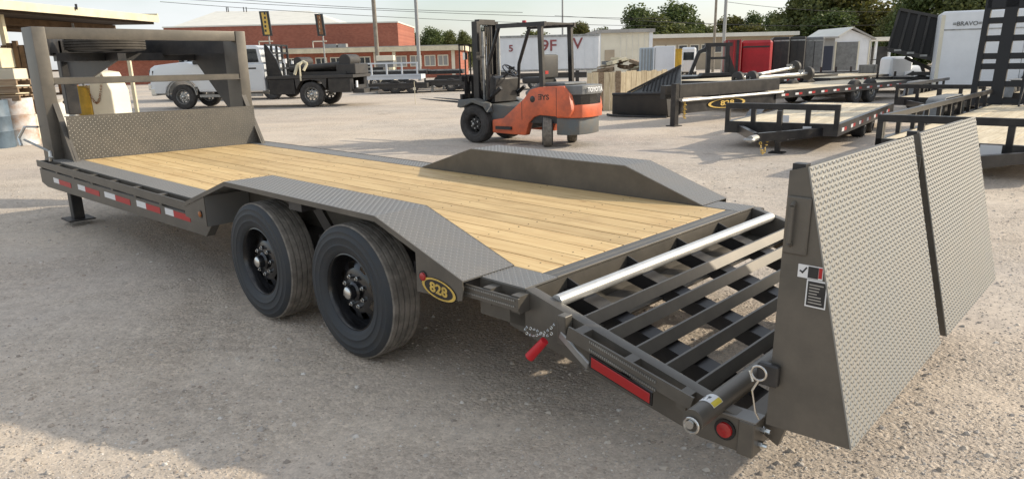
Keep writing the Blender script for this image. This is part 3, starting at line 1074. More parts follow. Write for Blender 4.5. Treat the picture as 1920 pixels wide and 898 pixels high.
lb.build('label_pictogram', RIMB, lab)
# latch lever with red grip, wire loop and chain
MB().bar((.345, -.05, .515), (.53, -.095, .435), .012, .035).build('latch_lever', STEEL, T, bevel=.003)
MB().box((.33, -.055, .47), (.375, -.004, .60)).build('latch_bracket', PEW, T, bevel=.003)
MB().tube((.295, -.095, .485), (.225, -.115, .395), .019, 14, .023).build('red_grip', REDG, T)
ch = MB()
pts = [Vector((.33, -.065, .565)), Vector((.315, -.085, .54)), Vector((.285, -.10, .515)), Vector((.24, -.115, .498)), Vector((.205, -.12, .508)), Vector((.20, -.115, .53)), Vector((.25, -.10, .525)), Vector((.30, -.095, .505)), Vector((.335, -.085, .53))]
for a, b in zip(pts[:-1], pts[1:]):
    k = max(1, int((b - a).length / .015))
    for i in range(k):
        c = a.lerp(b, (i + .5) / k)
        ch.torus(c, .0062, .0019, 'xyz'[(i) % 3], 8, 5)
ch.build('latch_chain', CHROME, T)

# ---- the two standing ramps
RP = [(1.254, .404), (1.254, 1.305), (1.311, 1.321), (1.538, .413)]
for k, (y0, y1) in enumerate(((-.02, 1.165), (1.290, 2.447))):
    rp = MB()
    rp.prism(RP, 'y', y0, y0 + .008).prism(RP, 'y', y1 - .008, y1)
    rp.box((1.254, y0 + .008, .404), (1.262, y1 - .008, 1.304))
    rp.box((1.262, y0 + .009, 1.292), (1.306, y1 - .009, 1.303))
    for yy in (y0 + .3, y0 + .6, y0 + .9):
        rp.prism([(1.262, .43), (1.262, 1.28), (1.30, 1.29), (1.515, .43)], 'y', yy, yy + .006)
    ro = rp.build('ramp', PEW, T)
    d = Vector((1.311 - 1.538, 0, 1.321 - .413))
    dn = d.normalized()
    nrm = Vector((0, 1, 0)).cross(dn)
    pl = MB()
    o = Vector((1.538, y0 - .004, .413)) + nrm * .0006
    e = Vector((0, y1 - y0 + .008, 0))
    pl.add([o, o + e, o + e + d, o + d] + [p + nrm * .005 for p in (o, o + e, o + e + d, o + d)],
           [(3, 2, 1, 0), (4, 5, 6, 7), (0, 1, 5, 4), (1, 2, 6, 5), (2, 3, 7, 6), (3, 0, 4, 7)])
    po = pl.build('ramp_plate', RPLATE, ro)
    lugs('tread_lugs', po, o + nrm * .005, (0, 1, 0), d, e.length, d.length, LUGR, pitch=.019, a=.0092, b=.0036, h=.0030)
    # top ears and hand hold
    MB().box((1.258, y0 + .01, 1.3055), (1.300, y0 + .05, 1.327)).build('ramp_ear', DARK, ro)
    hh_ = MB().box((1.258, y0 - .010, 1.035), (1.335, y0 - .0003, 1.225))
    hh_.build('ramp_side_doubler', PEW, ro, bevel=.004)
    MB().path([(1.283, y0 - .0105, 1.205), (1.283, y0 - .028, 1.195), (1.283, y0 - .028, 1.075), (1.283, y0 - .0105, 1.065)], .0075, 8).build('ramp_handle', PEW, ro)
    MB().prism([(1.205, .30), (1.205, .375), (1.225, .43), (1.30, .4035), (1.262, .27)], 'y', y0 + .11, y0 + .14).build('ramp_foot', PEW, ro)
    MB().box((1.215, y0 - .03, .56), (1.29, y0 - .0005, .64)).build('ramp_pocket', DARK, ro, bevel=.006)
    rgp = MB().torus((1.235, y0 - .055, .612), .026, .004, 'y', 20).path([(1.235, y0 - .05, .585), (1.215, y0 - .05, .54), (1.228, y0 - .04, .46), (1.24, y0 - .03, .43)], .004, 6).path([(1.20, y0 - .05, .61), (1.215, y0 - .05, .575)], .006, 6)
    rgp.build('ring_pin', CHROME, ro)
    if k == 0:
        st = MB().box((1.312, y0 - .0018, .962), (1.392, y0 - .0002, 1.006)).build('warning_label', WHT, ro)
        MB().box((1.345, y0 - .0026, .965), (1.378, y0 - .0019, 1.003)).build('label_photo', DARK, st)
        MB().box((1.379, y0 - .0026, .968), (1.390, y0 - .0019, 1.003)).build('label_red_band', REDT, st)
        for (a, b) in (((1.318, .985), (1.330, .979)), ((1.326, .977), (1.340, .998))):
            MB().bar((a[0], y0 - .0024, a[1]), (b[0], y0 - .0024, b[1]), .001, .005, (0, 0, 1)).build('label_pictogram', DARK, st)
        s2 = MB().box((1.344, y0 - .0018, .868), (1.410, y0 - .0002, .960)).build('instruction_label', WHT, ro)
        MB().box((1.3485, y0 - .0026, .873), (1.406, y0 - .0019, .955)).build('label_field', DARK, s2)
        ln = MB()
        for q in range(7):
            ln.box((1.354, y0 - .0033, .882 + q * .010), (1.354 + rnd.uniform(.025, .046), y0 - .0027, .8855 + q * .010))
        ln.build('label_lines', STEEL, s2)
for s in (0, 1):
    Y = (lambda y: y) if not s else far
    ep = MB().box((1.150, Y(-.012), .240), (1.212, Y(.072), .380)).build('end_post', PEW, T, bevel=.004)
    MB().box((1.085, Y(-.010), .3805), (1.214, Y(.074), .386)).build('post_cap', PLATE, ep)
hbt = MB().tube((0, 0, 0), (.0155, 0, 0), .014, 6).tube((.0155, 0, 0), (.032, 0, 0), .009, 8).build('hinge_bolt', CHROME, T, (1.2125, .055, .335))
share(hbt, T, (1.2125, .040, .282))

# spare tyre lying on the neck
spt = thing('lying_tyre', 'dusty spare tyre lying flat on the gooseneck of the grey trailer', 'tyre', (0, 0, 0))
spt.rotation_euler = (R(90), 0, 0)
spt.location = T.rotation_euler.to_matrix() @ Vector((-8.20, 1.20, 1.915)) + T.location
make_wheel(spt, (0, 0, 0), .47, .20, .22, BLACKD, m_tyre=RUB, m_tread=SPT, hub=False, lug_parts=False)

# ------------------------------------------------------------------ forklift (local: x forwards, y to its left = towards the viewer)
F = thing('forklift', 'orange and grey forklift with raised forks parked on the gravel beyond the trailer', 'forklift', (-.336, 15.23, 0), math.atan2(.62, -.785))
for y in (.50, -.50):
    make_wheel(F, (0, y, .385), .385, .30, .20, RUBD, side=1 if y > 0 else -1, m_tyre=RUBD, m_tread=RUBD, hub=True, nlug=6, lug_parts=False, m_lug=STEEL, n=40)
for y in (.43, -.43):
    sw_ = make_wheel(F, (-1.72, y, .29), .29, .20, .15, RUBD, side=1 if y > 0 else -1, m_tyre=RUBD, m_tread=TREAD, hub=False, nlug=0, n=32)
    sw_.rotation_euler.z += R(-56)
# grey chassis and side tank
m = MB()
m.prism([(.42, .40), (.40, .80), (-.35, .78), (-1.15, .72), (-1.15, .30), (-.5, .22), (-.28, .45)], 'y', -.46, .46)
m.prism([(.40, .72), (.36, .86), (-.02, .90), (-.36, .80), (-.40, .62), (-.30, .74), (0, .82), (.30, .70)], 'y', .46, .68)
m.prism([(.40, .72), (.36, .86), (-.02, .90), (-.36, .80), (-.40, .62), (-.30, .74), (0, .82), (.30, .70)], 'y', -.46, -.68)
m.build('chassis', FGREY, F, bevel=.012)
# orange side panels sweeping up to the hood
SP = [(-.44, .22), (-.44, .48), (-.72, .52), (-1.02, .74), (-1.26, .92), (-1.40, 1.08), (-1.62, 1.13), (-2.18, 1.15), (-2.30, 1.00), (-2.36, .70), (-2.30, .57), (-1.62, .60), (-1.48, .56), (-1.36, .44), (-1.28, .20)]
for s in (1, -1):
    MB().prism(SP, 'y', s * .40, s * .56).build('side_panel', ORANGE, F, bevel=.03, seg=2)
for s in (1, -1):
    MB().box((-1.205, s * .5602, .50), (-1.195, s * .5615, .86)).box((-2.02, s * .5602, .60), (-2.01, s * .5615, 1.12)).build('panel_seams', RIMB, F)['kind'] = 'stuff'
# rounded rear counterweight
def outline(z, pts):
    return [(x, y, z) for x, y in pts]
CW = [(-2.0, -.54), (-2.28, -.50), (-2.46, -.36), (-2.52, -.12), (-2.52, .12), (-2.46, .36), (-2.28, .50), (-2.0, .54)]
def cwt(name, z0, z1, mm, sc=1.0, par=F, bev=.02):
    q = [((x + 2.0) * sc - 2.0, y * (1 if sc == 1 else .985)) for x, y in CW]
    return MB().prism(q, 'z', z0, z1).build(name, mm, par, bevel=bev, seg=2)
cwt('counterweight', .56, .80, ORANGE)
cwt('rear_grille', .80, .985, RIMB, .93, bev=0)
cwt('rear_panel', .985, 1.15, GREYC)
for s in (1, -1):
    MB().prism([(-2.05, .80), (-2.05, .984), (-2.20, .984), (-2.34, .80)], 'y', s * .538, s * .548).build('grille_cheek', ORANGE, F)
cwt('lower_counterweight', .24, .555, FGREY, .86)
MB().prism([(-1.30, .45), (-1.38, .66), (-1.55, .76), (-1.80, .78), (-1.98, .70), (-2.02, .45)], 'y', .20, .52).build('wheel_arch', DARK, F)
MB().prism([(-1.20, .90), (-1.45, 1.10), (-2.10, 1.15), (-2.10, 1.20), (-1.50, 1.20), (-1.15, 1.02)], 'y', -.40, .40).build('engine_hood', GREYC, F, bevel=.02)
# seat, dash, wheel, levers
m = MB().box((-1.45, -.26, 1.18), (-.98, .26, 1.30)).box((-1.52, -.25, 1.28), (-1.40, .25, 1.72))
m.build('seat', BLACKD, F, bevel=.04, seg=2)
m = MB().prism([(-.10, .80), (-.18, 1.22), (-.30, 1.34), (-.42, 1.28), (-.36, .80)], 'y', -.38, .38)
m.build('dashboard', DARK, F, bevel=.02)
MB().tube((-.34, .05, 1.28), (-.52, .05, 1.42), .025, 8).build('steering_column', DARK, F)
sw = MB(Matrix.Translation((-.53, .05, 1.43)) @ Matrix.Rotation(R(-40), 4, 'Y')).torus((0, 0, 0), .17, .014, 'z', 20).bar((-.16, 0, 0), (.16, 0, 0), .03, .012).build('steering_wheel', RIMB, F)
lv = MB()
for y in (-.12, -.19, -.26):
    lv.path([(-.30, y, 1.25), (-.38, y, 1.46)], .009, 6).tube((-.38, y, 1.44), (-.385, y, 1.50), .022, 8)
lv.build('control_levers', RIMB, F)
# overhead guard
for s in (1, -1):
    y = .50 * s
    MB().bar((-1.66, y, 1.10), (-1.62, y, 2.24), .075, .09, (1, 0, 0)).build('guard_pillar', BLACK, F)
    MB().path([(-.30, y, .88), (-.34, y, 1.55), (-.62, y, 2.24)], .036, 8).build('guard_pillar', BLACK, F)
    MB().bar((-.58, y, 2.27), (-1.74, y, 2.27), .07, .08).build('guard_rail', BLACK, F)
gb = None
for k in range(8):
    x = -.62 - k * .155
    if gb is None:
        gb = MB().bar((0, -.464, 2.285), (0, .464, 2.285), .05, .03).build('guard_bar', BLACK, F, (x, 0, 0))
    else:
        share(gb, F, (x, 0, 0))
MB().tube((-1.1, .3, 2.31), (-1.1, .3, 2.36), .05, 12, .04).build('beacon', REDL, F)
MB().box((-1.70, .36, 1.36), (-1.60, .462, 1.42)).build('rear_lamp', REDL, F)
MSH, CSH = Matrix.Translation((-.26, 0, 0)), Matrix.Translation((-.14, 0, 0))
# mast
for s in (1, -1):
    MB(MSH).bar((.40, .30 * s, .18), (.40, .30 * s, 2.40), .09, .14, (1, 0, 0)).build('mast_rail', BLACK, F)
    MB(MSH).bar((.43, .195 * s, .22), (.43, .195 * s, 2.36), .07, .10, (1, 0, 0)).build('inner_mast_rail', DARK, F)
    MB(MSH).tube((.26, .25 * s, .5), (.26, .25 * s, 2.2), .035, 10).build('lift_cylinder', STEEL, F)
    MB(MSH).tube((.2, .40 * s, .75), (-.3, .40 * s, 1.10), .04, 10).build('tilt_cylinder', BLACK, F)
for z in (.30, 1.25, 2.34):
    MB(MSH).box((.335, -.254, z), (.46, .254, z + .10)).build('mast_crossbar', BLACK, F)
hz_ = MB(MSH)
for y in (-.06, .0, .06):
    hz_.path([(.36, y, .9), (.36, y, 2.3), (.42, y, 2.38), (.46, y, 2.1), (.46, y, 1.0)], .014, 6)
hz_.build('mast_hoses', RIMB, F)
cg = MB(CSH)
for z in (.86, 1.22):
    cg.box((.52, -.52, z), (.58, .52, z + .11))
for y in (-.42, -.2, .2, .42):
    cg.box((.50, y - .03, .86), (.519, y + .03, 1.33))
cg.build('carriage', DARK, F)
br = MB(CSH)
for y in (-.50, -.33, -.17, 0, .17, .33, .50):
    br.bar((.57, y, 1.33), (.57, y, 1.95), .022, .022, (1, 0, 0))
br.bar((.57, -.52, 1.95), (.57, .52, 1.95), .03, .03)
br.build('load_backrest', BLACK, F)
for y in (.22, -.22):
    MB(CSH).prism([(.60, 1.34), (.66, 1.34), (.66, .80), (2.02, .845), (2.02, .838), (.60, .755)], 'y', y - .055, y + .055).build('fork', DARK, F)
MB().tube((-.30, .57, 1.70), (-.22, .62, 1.70), .012, 6).box((-.20, .58, 1.64), (-.185, .70, 1.80)).build('side_mirror', DARK, F)
MB().box((.30, .40, 1.66), (.36, .48, 1.80)).build('work_lamp', CHROME, F)
MB().box((-.55, .47, .30), (-.95, .60, .36)).build('step', DARK, F)
# lettering
text('side_lettering', 'ƎYS', .13, RIMB, F, basis((-1.72, .5615, .935), (-1, 0, 0), (0, 0, 1)), .002, .003, 1.2)
MB().lathe([(.062, 0), (.055, .003), (.0001, .004)], 18).build('side_emblem', RIMB, F, (-1.46, .5605, .90))
text('rear_lettering', 'TOYOTA', .115, WHITE, F, basis((-2.5215, -.0, 1.065), (0, -1, 0), (0, 0, 1)), .002, .004, 1.1)

# ------------------------------------------------------------------ flatbed service truck
px0 = ground(593, 201)
TR = thing('flatbed_truck', 'silver crew cab truck with loaded black flatbed in front of the brick building', 'truck', px0, math.atan2(.10, -1.0))
TR.location = px0 - Vector((0, -1.05, 0))
BODY = [(1.86, .66), (1.86, 1.70), (4.75, 1.74), (5.05, 1.84), (6.15, 1.74), (6.40, 1.60), (6.50, 1.30), (6.50, .62), (6.05, .62), (5.98, .86), (5.80, 1.04), (5.50, 1.14), (5.16, 1.14), (4.86, 1.04), (4.68, .86), (4.60, .66)]
MB().prism(BODY, 'y', -1.13, 1.13).build('body', TRUCKP, TR, bevel=.05, seg=3)
MB().prism([(1.90, 1.69), (1.99, 2.32), (2.12, 2.40), (3.75, 2.42), (4.05, 2.36), (4.92, 1.72)], 'y', -1.03, 1.03).build('cab_roof', TRUCKP, TR, bevel=.05, seg=3)
for s in (1, -1):
    y0, y1 = s * 1.028, s * 1.036
    MB().prism([(2.06, 1.76), (2.12, 2.26), (2.90, 2.28), (2.90, 1.76)], 'y', y0, y1).build('rear_side_window', GLASS, TR)
    MB().prism([(3.02, 1.76), (3.02, 2.28), (3.75, 2.28), (4.02, 2.20), (4.55, 1.80)], 'y', y0, y1).build('front_side_window', GLASS, TR)
    for xa, xb in ((1.92, 2.96), (2.975, 4.55)):
        d = MB().box((xa, s * 1.129, .74), (xb, s * 1.138, 1.68)).build('door', TRUCKP, TR, bevel=.003)
        MB().box((xa + .08, s * 1.139, 1.42), (xa + .30, s * 1.155, 1.48)).build('door_handle', TRUCKP, d)
    MB().box((2.15, s * 1.139, 1.50), (2.55, s * 1.142, 1.56)).build('door_badge', DARK, TR)
    MB().box((2.0, s * 1.08, .46), (4.6, s * 1.16, .56)).build('running_board', STEEL, TR)
    MB().box((4.45, s * 1.12, 1.72), (4.62, s * 1.38, 2.06)).build('wing_mirror', RIMB, TR, bevel=.03)
    MB().box((6.33, s * .72, 1.28), (6.515, s * 1.10, 1.52)).build('headlight', GLASS, TR, bevel=.02)
MB().prism([(4.86, 1.78), (4.07, 2.345), (4.085, 2.365), (4.885, 1.795)], 'y', -.92, .92).build('windscreen', GLASS, TR)
MB().box((6.49, -.70, 1.05), (6.54, .70, 1.50)).build('grille', CHROME, TR)
MB().box((6.45, -1.14, .55), (6.66, 1.14, .86)).build('front_bumper', CHROME, TR, bevel=.04)
for y, x in ((1.0, 5.33), (-1.0, 5.33), (1.02, 0), (-1.02, 0)):
    make_wheel(TR, (x, y, .485), .485, .30, .28, STEEL, side=1 if y > 0 else -1, m_tyre=RUBD, m_tread=RUBD, holes=8, nlug=8, lug_parts=False, hub=True, n=36)
m = MB().box((1.78, -1.18, 1.10), (-1.75, 1.18, 1.22)).box((1.80, -.5, .62), (-1.70, .5, .80))
m.build('flatbed', BLACKD, TR, bevel=.01)
for s in (1, -1):
    MB().box((1.70, s * .70, .50), (.66, s * 1.17, 1.096)).build('tool_box', BLACK, TR, bevel=.02)
    MB().prism([(.62, 1.09), (.60, .70), (.40, .99), (.0, 1.06), (-.40, .99), (-.60, .70), (-.66, 1.09)], 'y', s * .78, s * 1.17).build('mudguard', BLACKD, TR)
    MB().box((-.70, s * .72, .55), (-1.60, s * 1.16, 1.096)).build('tail_tool_box', BLACK, TR, bevel=.02)
hr = MB()
for y in (-1.05, -.5, 0, .5, 1.05):
    hr.bar((1.72, y, 1.22), (1.72, y, 2.42), .07, .08, (1, 0, 0))
for z in (1.5, 1.8, 2.1, 2.40):
    hr.bar((1.72, -1.08, z), (1.72, 1.08, z), .06, .07)
hr.prism([(1.68, 1.22), (1.68, 2.42), (1.30, 1.80), (1.15, 1.22)], 'y', 1.02, 1.08)
hr.build('headache_rack', BLACK, TR)
m = MB()
m.tube((1.0, .55, 1.45), (-1.5, .65, 1.62), .12, 12).tube((1.0, .2, 1.42), (-1.5, .1, 1.50), .14, 12).tube((.8, -.4, 1.45), (-1.6, -.3, 1.5), .16, 12)
m.box((.9, -.9, 1.222), (-1.4, .95, 1.34))
m.build('pipe_load', BLACKD, TR)
m = MB().box((-1.0, -.8, 1.23), (-1.78, .9, 1.62)).tube((-1.35, -.5, 1.75), (-1.35, .85, 1.75), .24, 14)
m.build('winch', BLACKD, TR, bevel=.02)
MB().path([(.62, 1.12, 1.25), (.50, 1.05, 1.62), (.30, .9, 1.74), (.12, 1.0, 1.66), (.25, 1.1, 1.40)], .055, 7).build('tie_strap', CREAM, TR)
MB().path([(.36, 1.19, 1.02), (.36, 1.185, 1.60), (.28, 1.1, 1.72)], .035, 6).build('tie_strap', CREAM, TR)
MB().tube((.75, .9, 1.66), (.75, .9, 1.78), .05, 8).tube((1.05, .9, 1.70), (1.05, .9, 1.86), .08, 8).build('white_fittings', WHITE, TR)
MB().box((-1.76, .80, .72), (-1.80, .95, .98)).build('tail_lamp', WHITE, TR)
MB().box((-1.60, -.9, .50), (-2.05, .9, .66)).build('rear_bumper', BLACKD, TR)
MB().path([(-2.05, .0, .6), (-2.4, .0, .62)], .07, 8).build('hitch', RIMB, TR)

for s in (1, -1):
    ar = MB()
    for k in range(9):
        a0, a1 = R(20 * k), R(20 * (k + 1))
        ar.bar((5.33 + .60 * math.cos(a0), s * 1.135, .55 + .60 * math.sin(a0)), (5.33 + .60 * math.cos(a1), s * 1.135, .55 + .60 * math.sin(a1)), .05, .05)
    ar.build('wheel_arch_trim', STEEL, TR)
    MB().box((4.70, s * 1.131, 1.28), (6.30, s * 1.137, 1.31)).build('body_crease', STEEL, TR)
q = ground(300, 194)
TR2 = dup(TR, (q.x + 5.2, q.y + 2.3, 0), math.atan2(.16, -1.0), 'second silver truck half hidden behind the first, its nose showing at left')
TR['group'] = TR2['group'] = 'silver trucks by the brick building'

# ------------------------------------------------------------------ brick building with warehouse roof behind
def face_box(px_l, px_r, py_top, Y, depth, z0=0.0, py_ref=None):
    """front face of a block read off the photo: returns x0, x1, ztop"""
    a = at(px_l, py_top, Y)
    b = at(px_r, py_top if py_ref is None else py_ref, Y)
    return a.x, b.x, (a.z + b.z) / 2
def block(x0, x1, y0, y1, z0, z1):
    return MB().box((x0, y0, z0), (x1, y1, z1))

B = thing('brick_building', 'long red brick building with cream fascia and taller block behind, beyond the truck', 'building', (at(700, 100, 75).x, 75, 0))
ox = B.location.x
def bloc(mb):
    mb.M = Matrix.Translation((-ox, -75, 0))
    return mb
x0, x1 = at(195, 90, 75).x, at(862, 90, 75).x
zt = at(700, 88, 75).z
mb = bloc(MB()).box((x0, 75, 0), (x1, 90, zt - .55))
wall = mb.build('wall', BRICK, B)
bloc(MB()).box((x0 - .3, 74.2, zt - .54), (x1 + .4, 90.3, zt - .08)).build('fascia', CREAM, B)
bloc(MB()).box((x0 - .3, 74.25, zt - .079), (x1 + .35, 90.2, zt)).build('roof', ROOFG, B)
xu0, xu1 = at(307, 60, 84).x, at(746, 60, 84).x
zu = at(620, 46, 84).z
bloc(MB()).box((xu0, 84, zt - .6), (xu1, 99, zu)).build('upper_block', BRICK, B)
bloc(MB()).box((xu0 - .08, 83.9, zu + .001), (xu1 + .08, 99.1, zu + .14)).build('coping', ROOFW, B)
wd = None
for (pa, pb) in ((590, 612), (618, 640), (646, 668), (672, 694), (741, 762), (768, 790), (795, 816), (820, 840), (535, 555), (560, 582), (470, 495), (500, 525)):
    a, b = at(pa, 98, 75).x, at(pb, 98, 75).x
    z1, z0 = zt - .95, zt - 2.05
    f = bloc(MB()).box((a, 74.93, z0), (a + .09, 74.998, z1)).box((b - .09, 74.93, z0), (b, 74.998, z1)).box((a + .091, 74.93, z1 - .09), (b - .091, 74.998, z1)).box((a + .091, 74.93, z0), (b - .091, 74.998, z0 + .09)).box(((a + b) / 2 - .04, 74.94, z0 + .091), ((a + b) / 2 + .04, 74.997, z1 - .091)).build('window', CREAMB, B)
    bloc(MB()).box((a + .09, 74.965, z0 + .09), (b - .09, 74.985, z1 - .09)).build('pane', GLASS if pa < 700 else GREYW, f)
for pa in (700, 735, 846):
    a = at(pa, 98, 75).x
    bloc(MB()).box((a, 74.95, 0), (a + .35, 74.996, zt - .56)).build('pilaster', CREAMB, B)
for (pa, pb) in ((612, 634), (637, 652)):
    a, b = at(pa, 82, 80).x, at(pb, 82, 80).x
    bloc(MB()).box((a, 79, zt + .001), (b, 80, zt + .45)).build('roof_unit', GREYW, B)

WH = thing('warehouse', 'white vaulted metal warehouse roof rising behind the brick building', 'warehouse', (at(500, 40, 130).x, 130, 0))
wx = WH.location.x
p0, p1, p2, p3 = at(330, 46, 130), at(440, 20, 130), at(505, 18, 130), at(650, 46, 130)
mb = MB(Matrix.Translation((-wx, -130, 0)))
mb.prism([(p0.x, 0), (p0.x, p0.z - .6), (p3.x, p3.z - .6), (p3.x, 0)], 'y', 130.5, 165)
mb.build('wall', CREAMB, WH)
mb = MB(Matrix.Translation((-wx, -130, 0)))
q1, q2 = at(405, 22, 150), at(580, 21, 150)
mb.add([(p0.x - 1, 129.5, p0.z - .6), (p3.x + 1, 129.5, p3.z - .6), (q2.x, 150, q2.z), (q1.x, 150, q1.z), (p0.x - 1, 170, p0.z - .6), (p3.x + 1, 170, p3.z - .6)],
       [(0, 1, 2, 3), (1, 5, 2), (5, 4, 3, 2), (4, 0, 3), (0, 4, 5, 1)])
mb.build('roof', ROOFW, WH)
vt = MB(Matrix.Translation((-wx, -130, 0)))
for k in (425, 428, 457, 462):
    q = at(k, 20, 149)
    vt.tube((q.x, 149, q.z - .8), (q.x, 149, q.z + .6), .09, 6)
vt.build('roof_vents', DARK, WH)

# gold banner signs
for k, (pl, pr, pt, pb, pp, lab, mm) in enumerate(((486, 509, 22, 68, 505, 'gold sign panel in black frame on thin pole, over the truck cab', GOLD),
                                                  (590, 609, 27, 68, 606, 'bronze red sign panel on thin pole, over the truck flatbed', RUST))):
    Yq = 66
    a, b = at(pl, pt, Yq), at(pr, pb, Yq)
    sg_ = thing('pole_sign', lab, 'sign', (a.x, Yq, 0), 0, 'pole signs by the brick building')
    lean = .12
    wv, hv = b.x - a.x, a.z - b.z
    zz = b.z
    MB().prism([(.0, zz + hv), (wv, zz + hv), (wv + lean, zz), (lean, zz)], 'y', -.12, .0).build('sign_frame', RIMB, sg_)
    MB().prism([(.2, zz + hv - .12), (wv - .2, zz + hv - .12), (wv - .2 + lean, zz + .12), (.2 + lean, zz + .12)], 'y', -.14, -.1205).build('sign_panel', mm, sg_)
    e = MB()
    for q in range(5):
        e.box((.34 + .02 * q, -.15, zz + .35 + q * .36), (wv - .34 + .02 * q, -.1405, zz + .55 + q * .36))
    e.build('sign_lettering', RIMB if k == 0 else CREAM, sg_)
    xp = at(pp, 80, Yq).x - a.x
    MB().tube((xp, .08, 0), (xp, .08, zz + hv), .07, 8).build('pole', STEEL, sg_)
    MB().bar((xp - 1.0, .08, zz - .45), (xp + .3, .08, zz - .45), .07, .09).bar((xp - .95, .08, zz - .4), (xp - .95, .08, zz - 1.0), .07, .07, (1, 0, 0)).build('bracket', CREAMB, sg_)

# cream kiosk in front of the brick wall
a, b = at(706, 97, 58), at(738, 135, 58)
KB = thing('utility_cabinet', 'cream utility cabinet standing at the pole base in front of brick building', 'cabinet', (a.x, 58, 0))
wv = b.x - a.x
MB().box((0, 0, .05), (wv, .9, 1.25)).build('cabinet_body', CREAM, KB, bevel=.02)
MB().box((0, .03, 1.251), (wv, .87, 1.75)).build('vent_panel', GREYC, KB)
MB().box((-.06, -.06, 1.751), (wv + .06, .96, 2.15)).build('hood', CREAMB, KB, bevel=.03)

# ------------------------------------------------------------------ poles and wires
def pole(px, Y, rad, m, label, top=12.0, arm=None):
    x = at(px, 100, Y).x
    t = thing('utility_pole', label, 'pole', (x, Y, 0))
    MB().tube((0, 0, 0), (0, 0, top), rad, 10, rad * .8).build('shaft', m, t)
    if arm:
        MB().bar((-1.2, -.15, arm), (1.2, -.15, arm), .10, .12).build('crossarm', m, t)
        for q in (-1.05, -.5, .5, 1.05):
            MB().tube((q, -.15, arm + .06), (q, -.15, arm + .28), .05, 6).build('insulator', GREYC, t)
    return t
pole(707, 62, .19, POLE, 'grey wooden pole standing by the cream cabinet', 13)
pole(785, 64, .17, POLEG, 'smooth grey steel pole right of the cream cabinet', 13)
pole(1055, 110, .15, POLEG, 'slim far pole rising behind the forklift roof', 13, 10.5)
pole(1338, 70, .13, POLE, 'dark thin pole by the tan building, left of two', 13)
pole(1356, 68, .16, POLEG, 'thick pale pole by the tan building, right of two', 13)
pole(1675, 90, .13, POLE, 'dark pole beside the raised dump bed', 13, 11.5)
def wire(p, q, Y, label, sag=.4):
    a, b = at(p[0], p[1], Y), at(q[0], q[1], Y + 6)
    pts = [a.lerp(b, k / 14) - Vector((0, 0, sag * 4 * (k / 14) * (1 - k / 14))) for k in range(15)]
    o = MB().path(pts, .022, 5).build('power_line', WIRE)
    tag(o, label, 'cable', 'overhead power lines')
wire((180, -12), (1250, 36), 70, 'upper overhead line crossing the sky above the brick building')
wire((300, 4), (1250, 50), 72, 'lower overhead line passing close over the warehouse roof')
wire((250, -18), (980, 24), 66, 'steep overhead line sloping down from the canopy corner')
wire((1040, 30), (1700, 50), 95, 'long faint line in front of the big trees')
wire((1180, 38), (1690, 46), 85, 'overhead line passing the pair of poles')
wire((1360, 4), (1700, 22), 80, 'short line leaving the thick pale pole to the right')

# ------------------------------------------------------------------ trees
def crown_mesh(seed, lean=0.0, n=12500, m=LEAF[0], squash=1.0):
    r = random.Random(seed)
    cl = []
    for _ in range(44):
        a = r.uniform(0, 6.283)
        h = r.uniform(.06, 1.0)
        rad = (1 - abs(h - .45) ** 2 * 2.4) * r.uniform(.25, .95)
        cl.append((Vector((.55 * rad * math.cos(a), .55 * rad * math.sin(a), h)), r.uniform(.13, .26)))
    mb = MB()
    for _ in range(n):
        c, s = cl[r.randrange(len(cl))]
        d = Vector((r.gauss(0, 1), r.gauss(0, 1), r.gauss(0, 1))).normalized() * s * (r.random() ** .45)
        p = c + d
        t = Vector((r.gauss(0, 1), r.gauss(0, 1), r.gauss(0, .7))).normalized()
        b = t.cross(Vector((r.gauss(0, 1), r.gauss(0, 1), r.gauss(0, 1)))).normalized()
        L, Wd = r.uniform(.016, .036), r.uniform(.012, .024)
        mb.add([p - t * L, p + b * Wd, p + t * L, p - b * Wd], [(0, 1, 2, 3)])
    return mb.mesh('crown', m), cl
CROWNS = [crown_mesh(3, m=LEAF[0]), crown_mesh(11, m=LEAF[1]), crown_mesh(29, m=LEAF[2]), crown_mesh(41, m=LEAF[1], n=13500)]
tm_ = []
for ci in range(4):
    mb = MB()
    mb.tube((0, 0, -.25), (.01, 0, .25), .035, 8, .024)
    for c, s in CROWNS[ci][1][:9]:
        mb.tube((.01, 0, .12), c, .014, 5, .003)
    tm_.append(mb.mesh('trunk', BARK))
def tree(px, py_top, Y, wpx, k, label, group='trees on the skyline', py_bot=None):
    top = at(px, py_top, Y)
    wid = wpx / FPX * Y
    hgt = top.z
    t = thing('tree', label, 'tree', (top.x, Y, 0), rnd.uniform(0, 6.28), group)
    c = bpy.data.objects.new('crown', CROWNS[k][0])
    COL.objects.link(c)
    c.parent = t
    hc = hgt * .97
    c.scale = (wid * 1.08, wid * 1.08, hc / 1.12)
    c.location = (0, 0, hgt - hc * 1.0)
    q = bpy.data.objects.new('trunk', tm_[k])
    COL.objects.link(q)
    q.parent = t
    q.scale = c.scale
    q.location = c.location
    return t
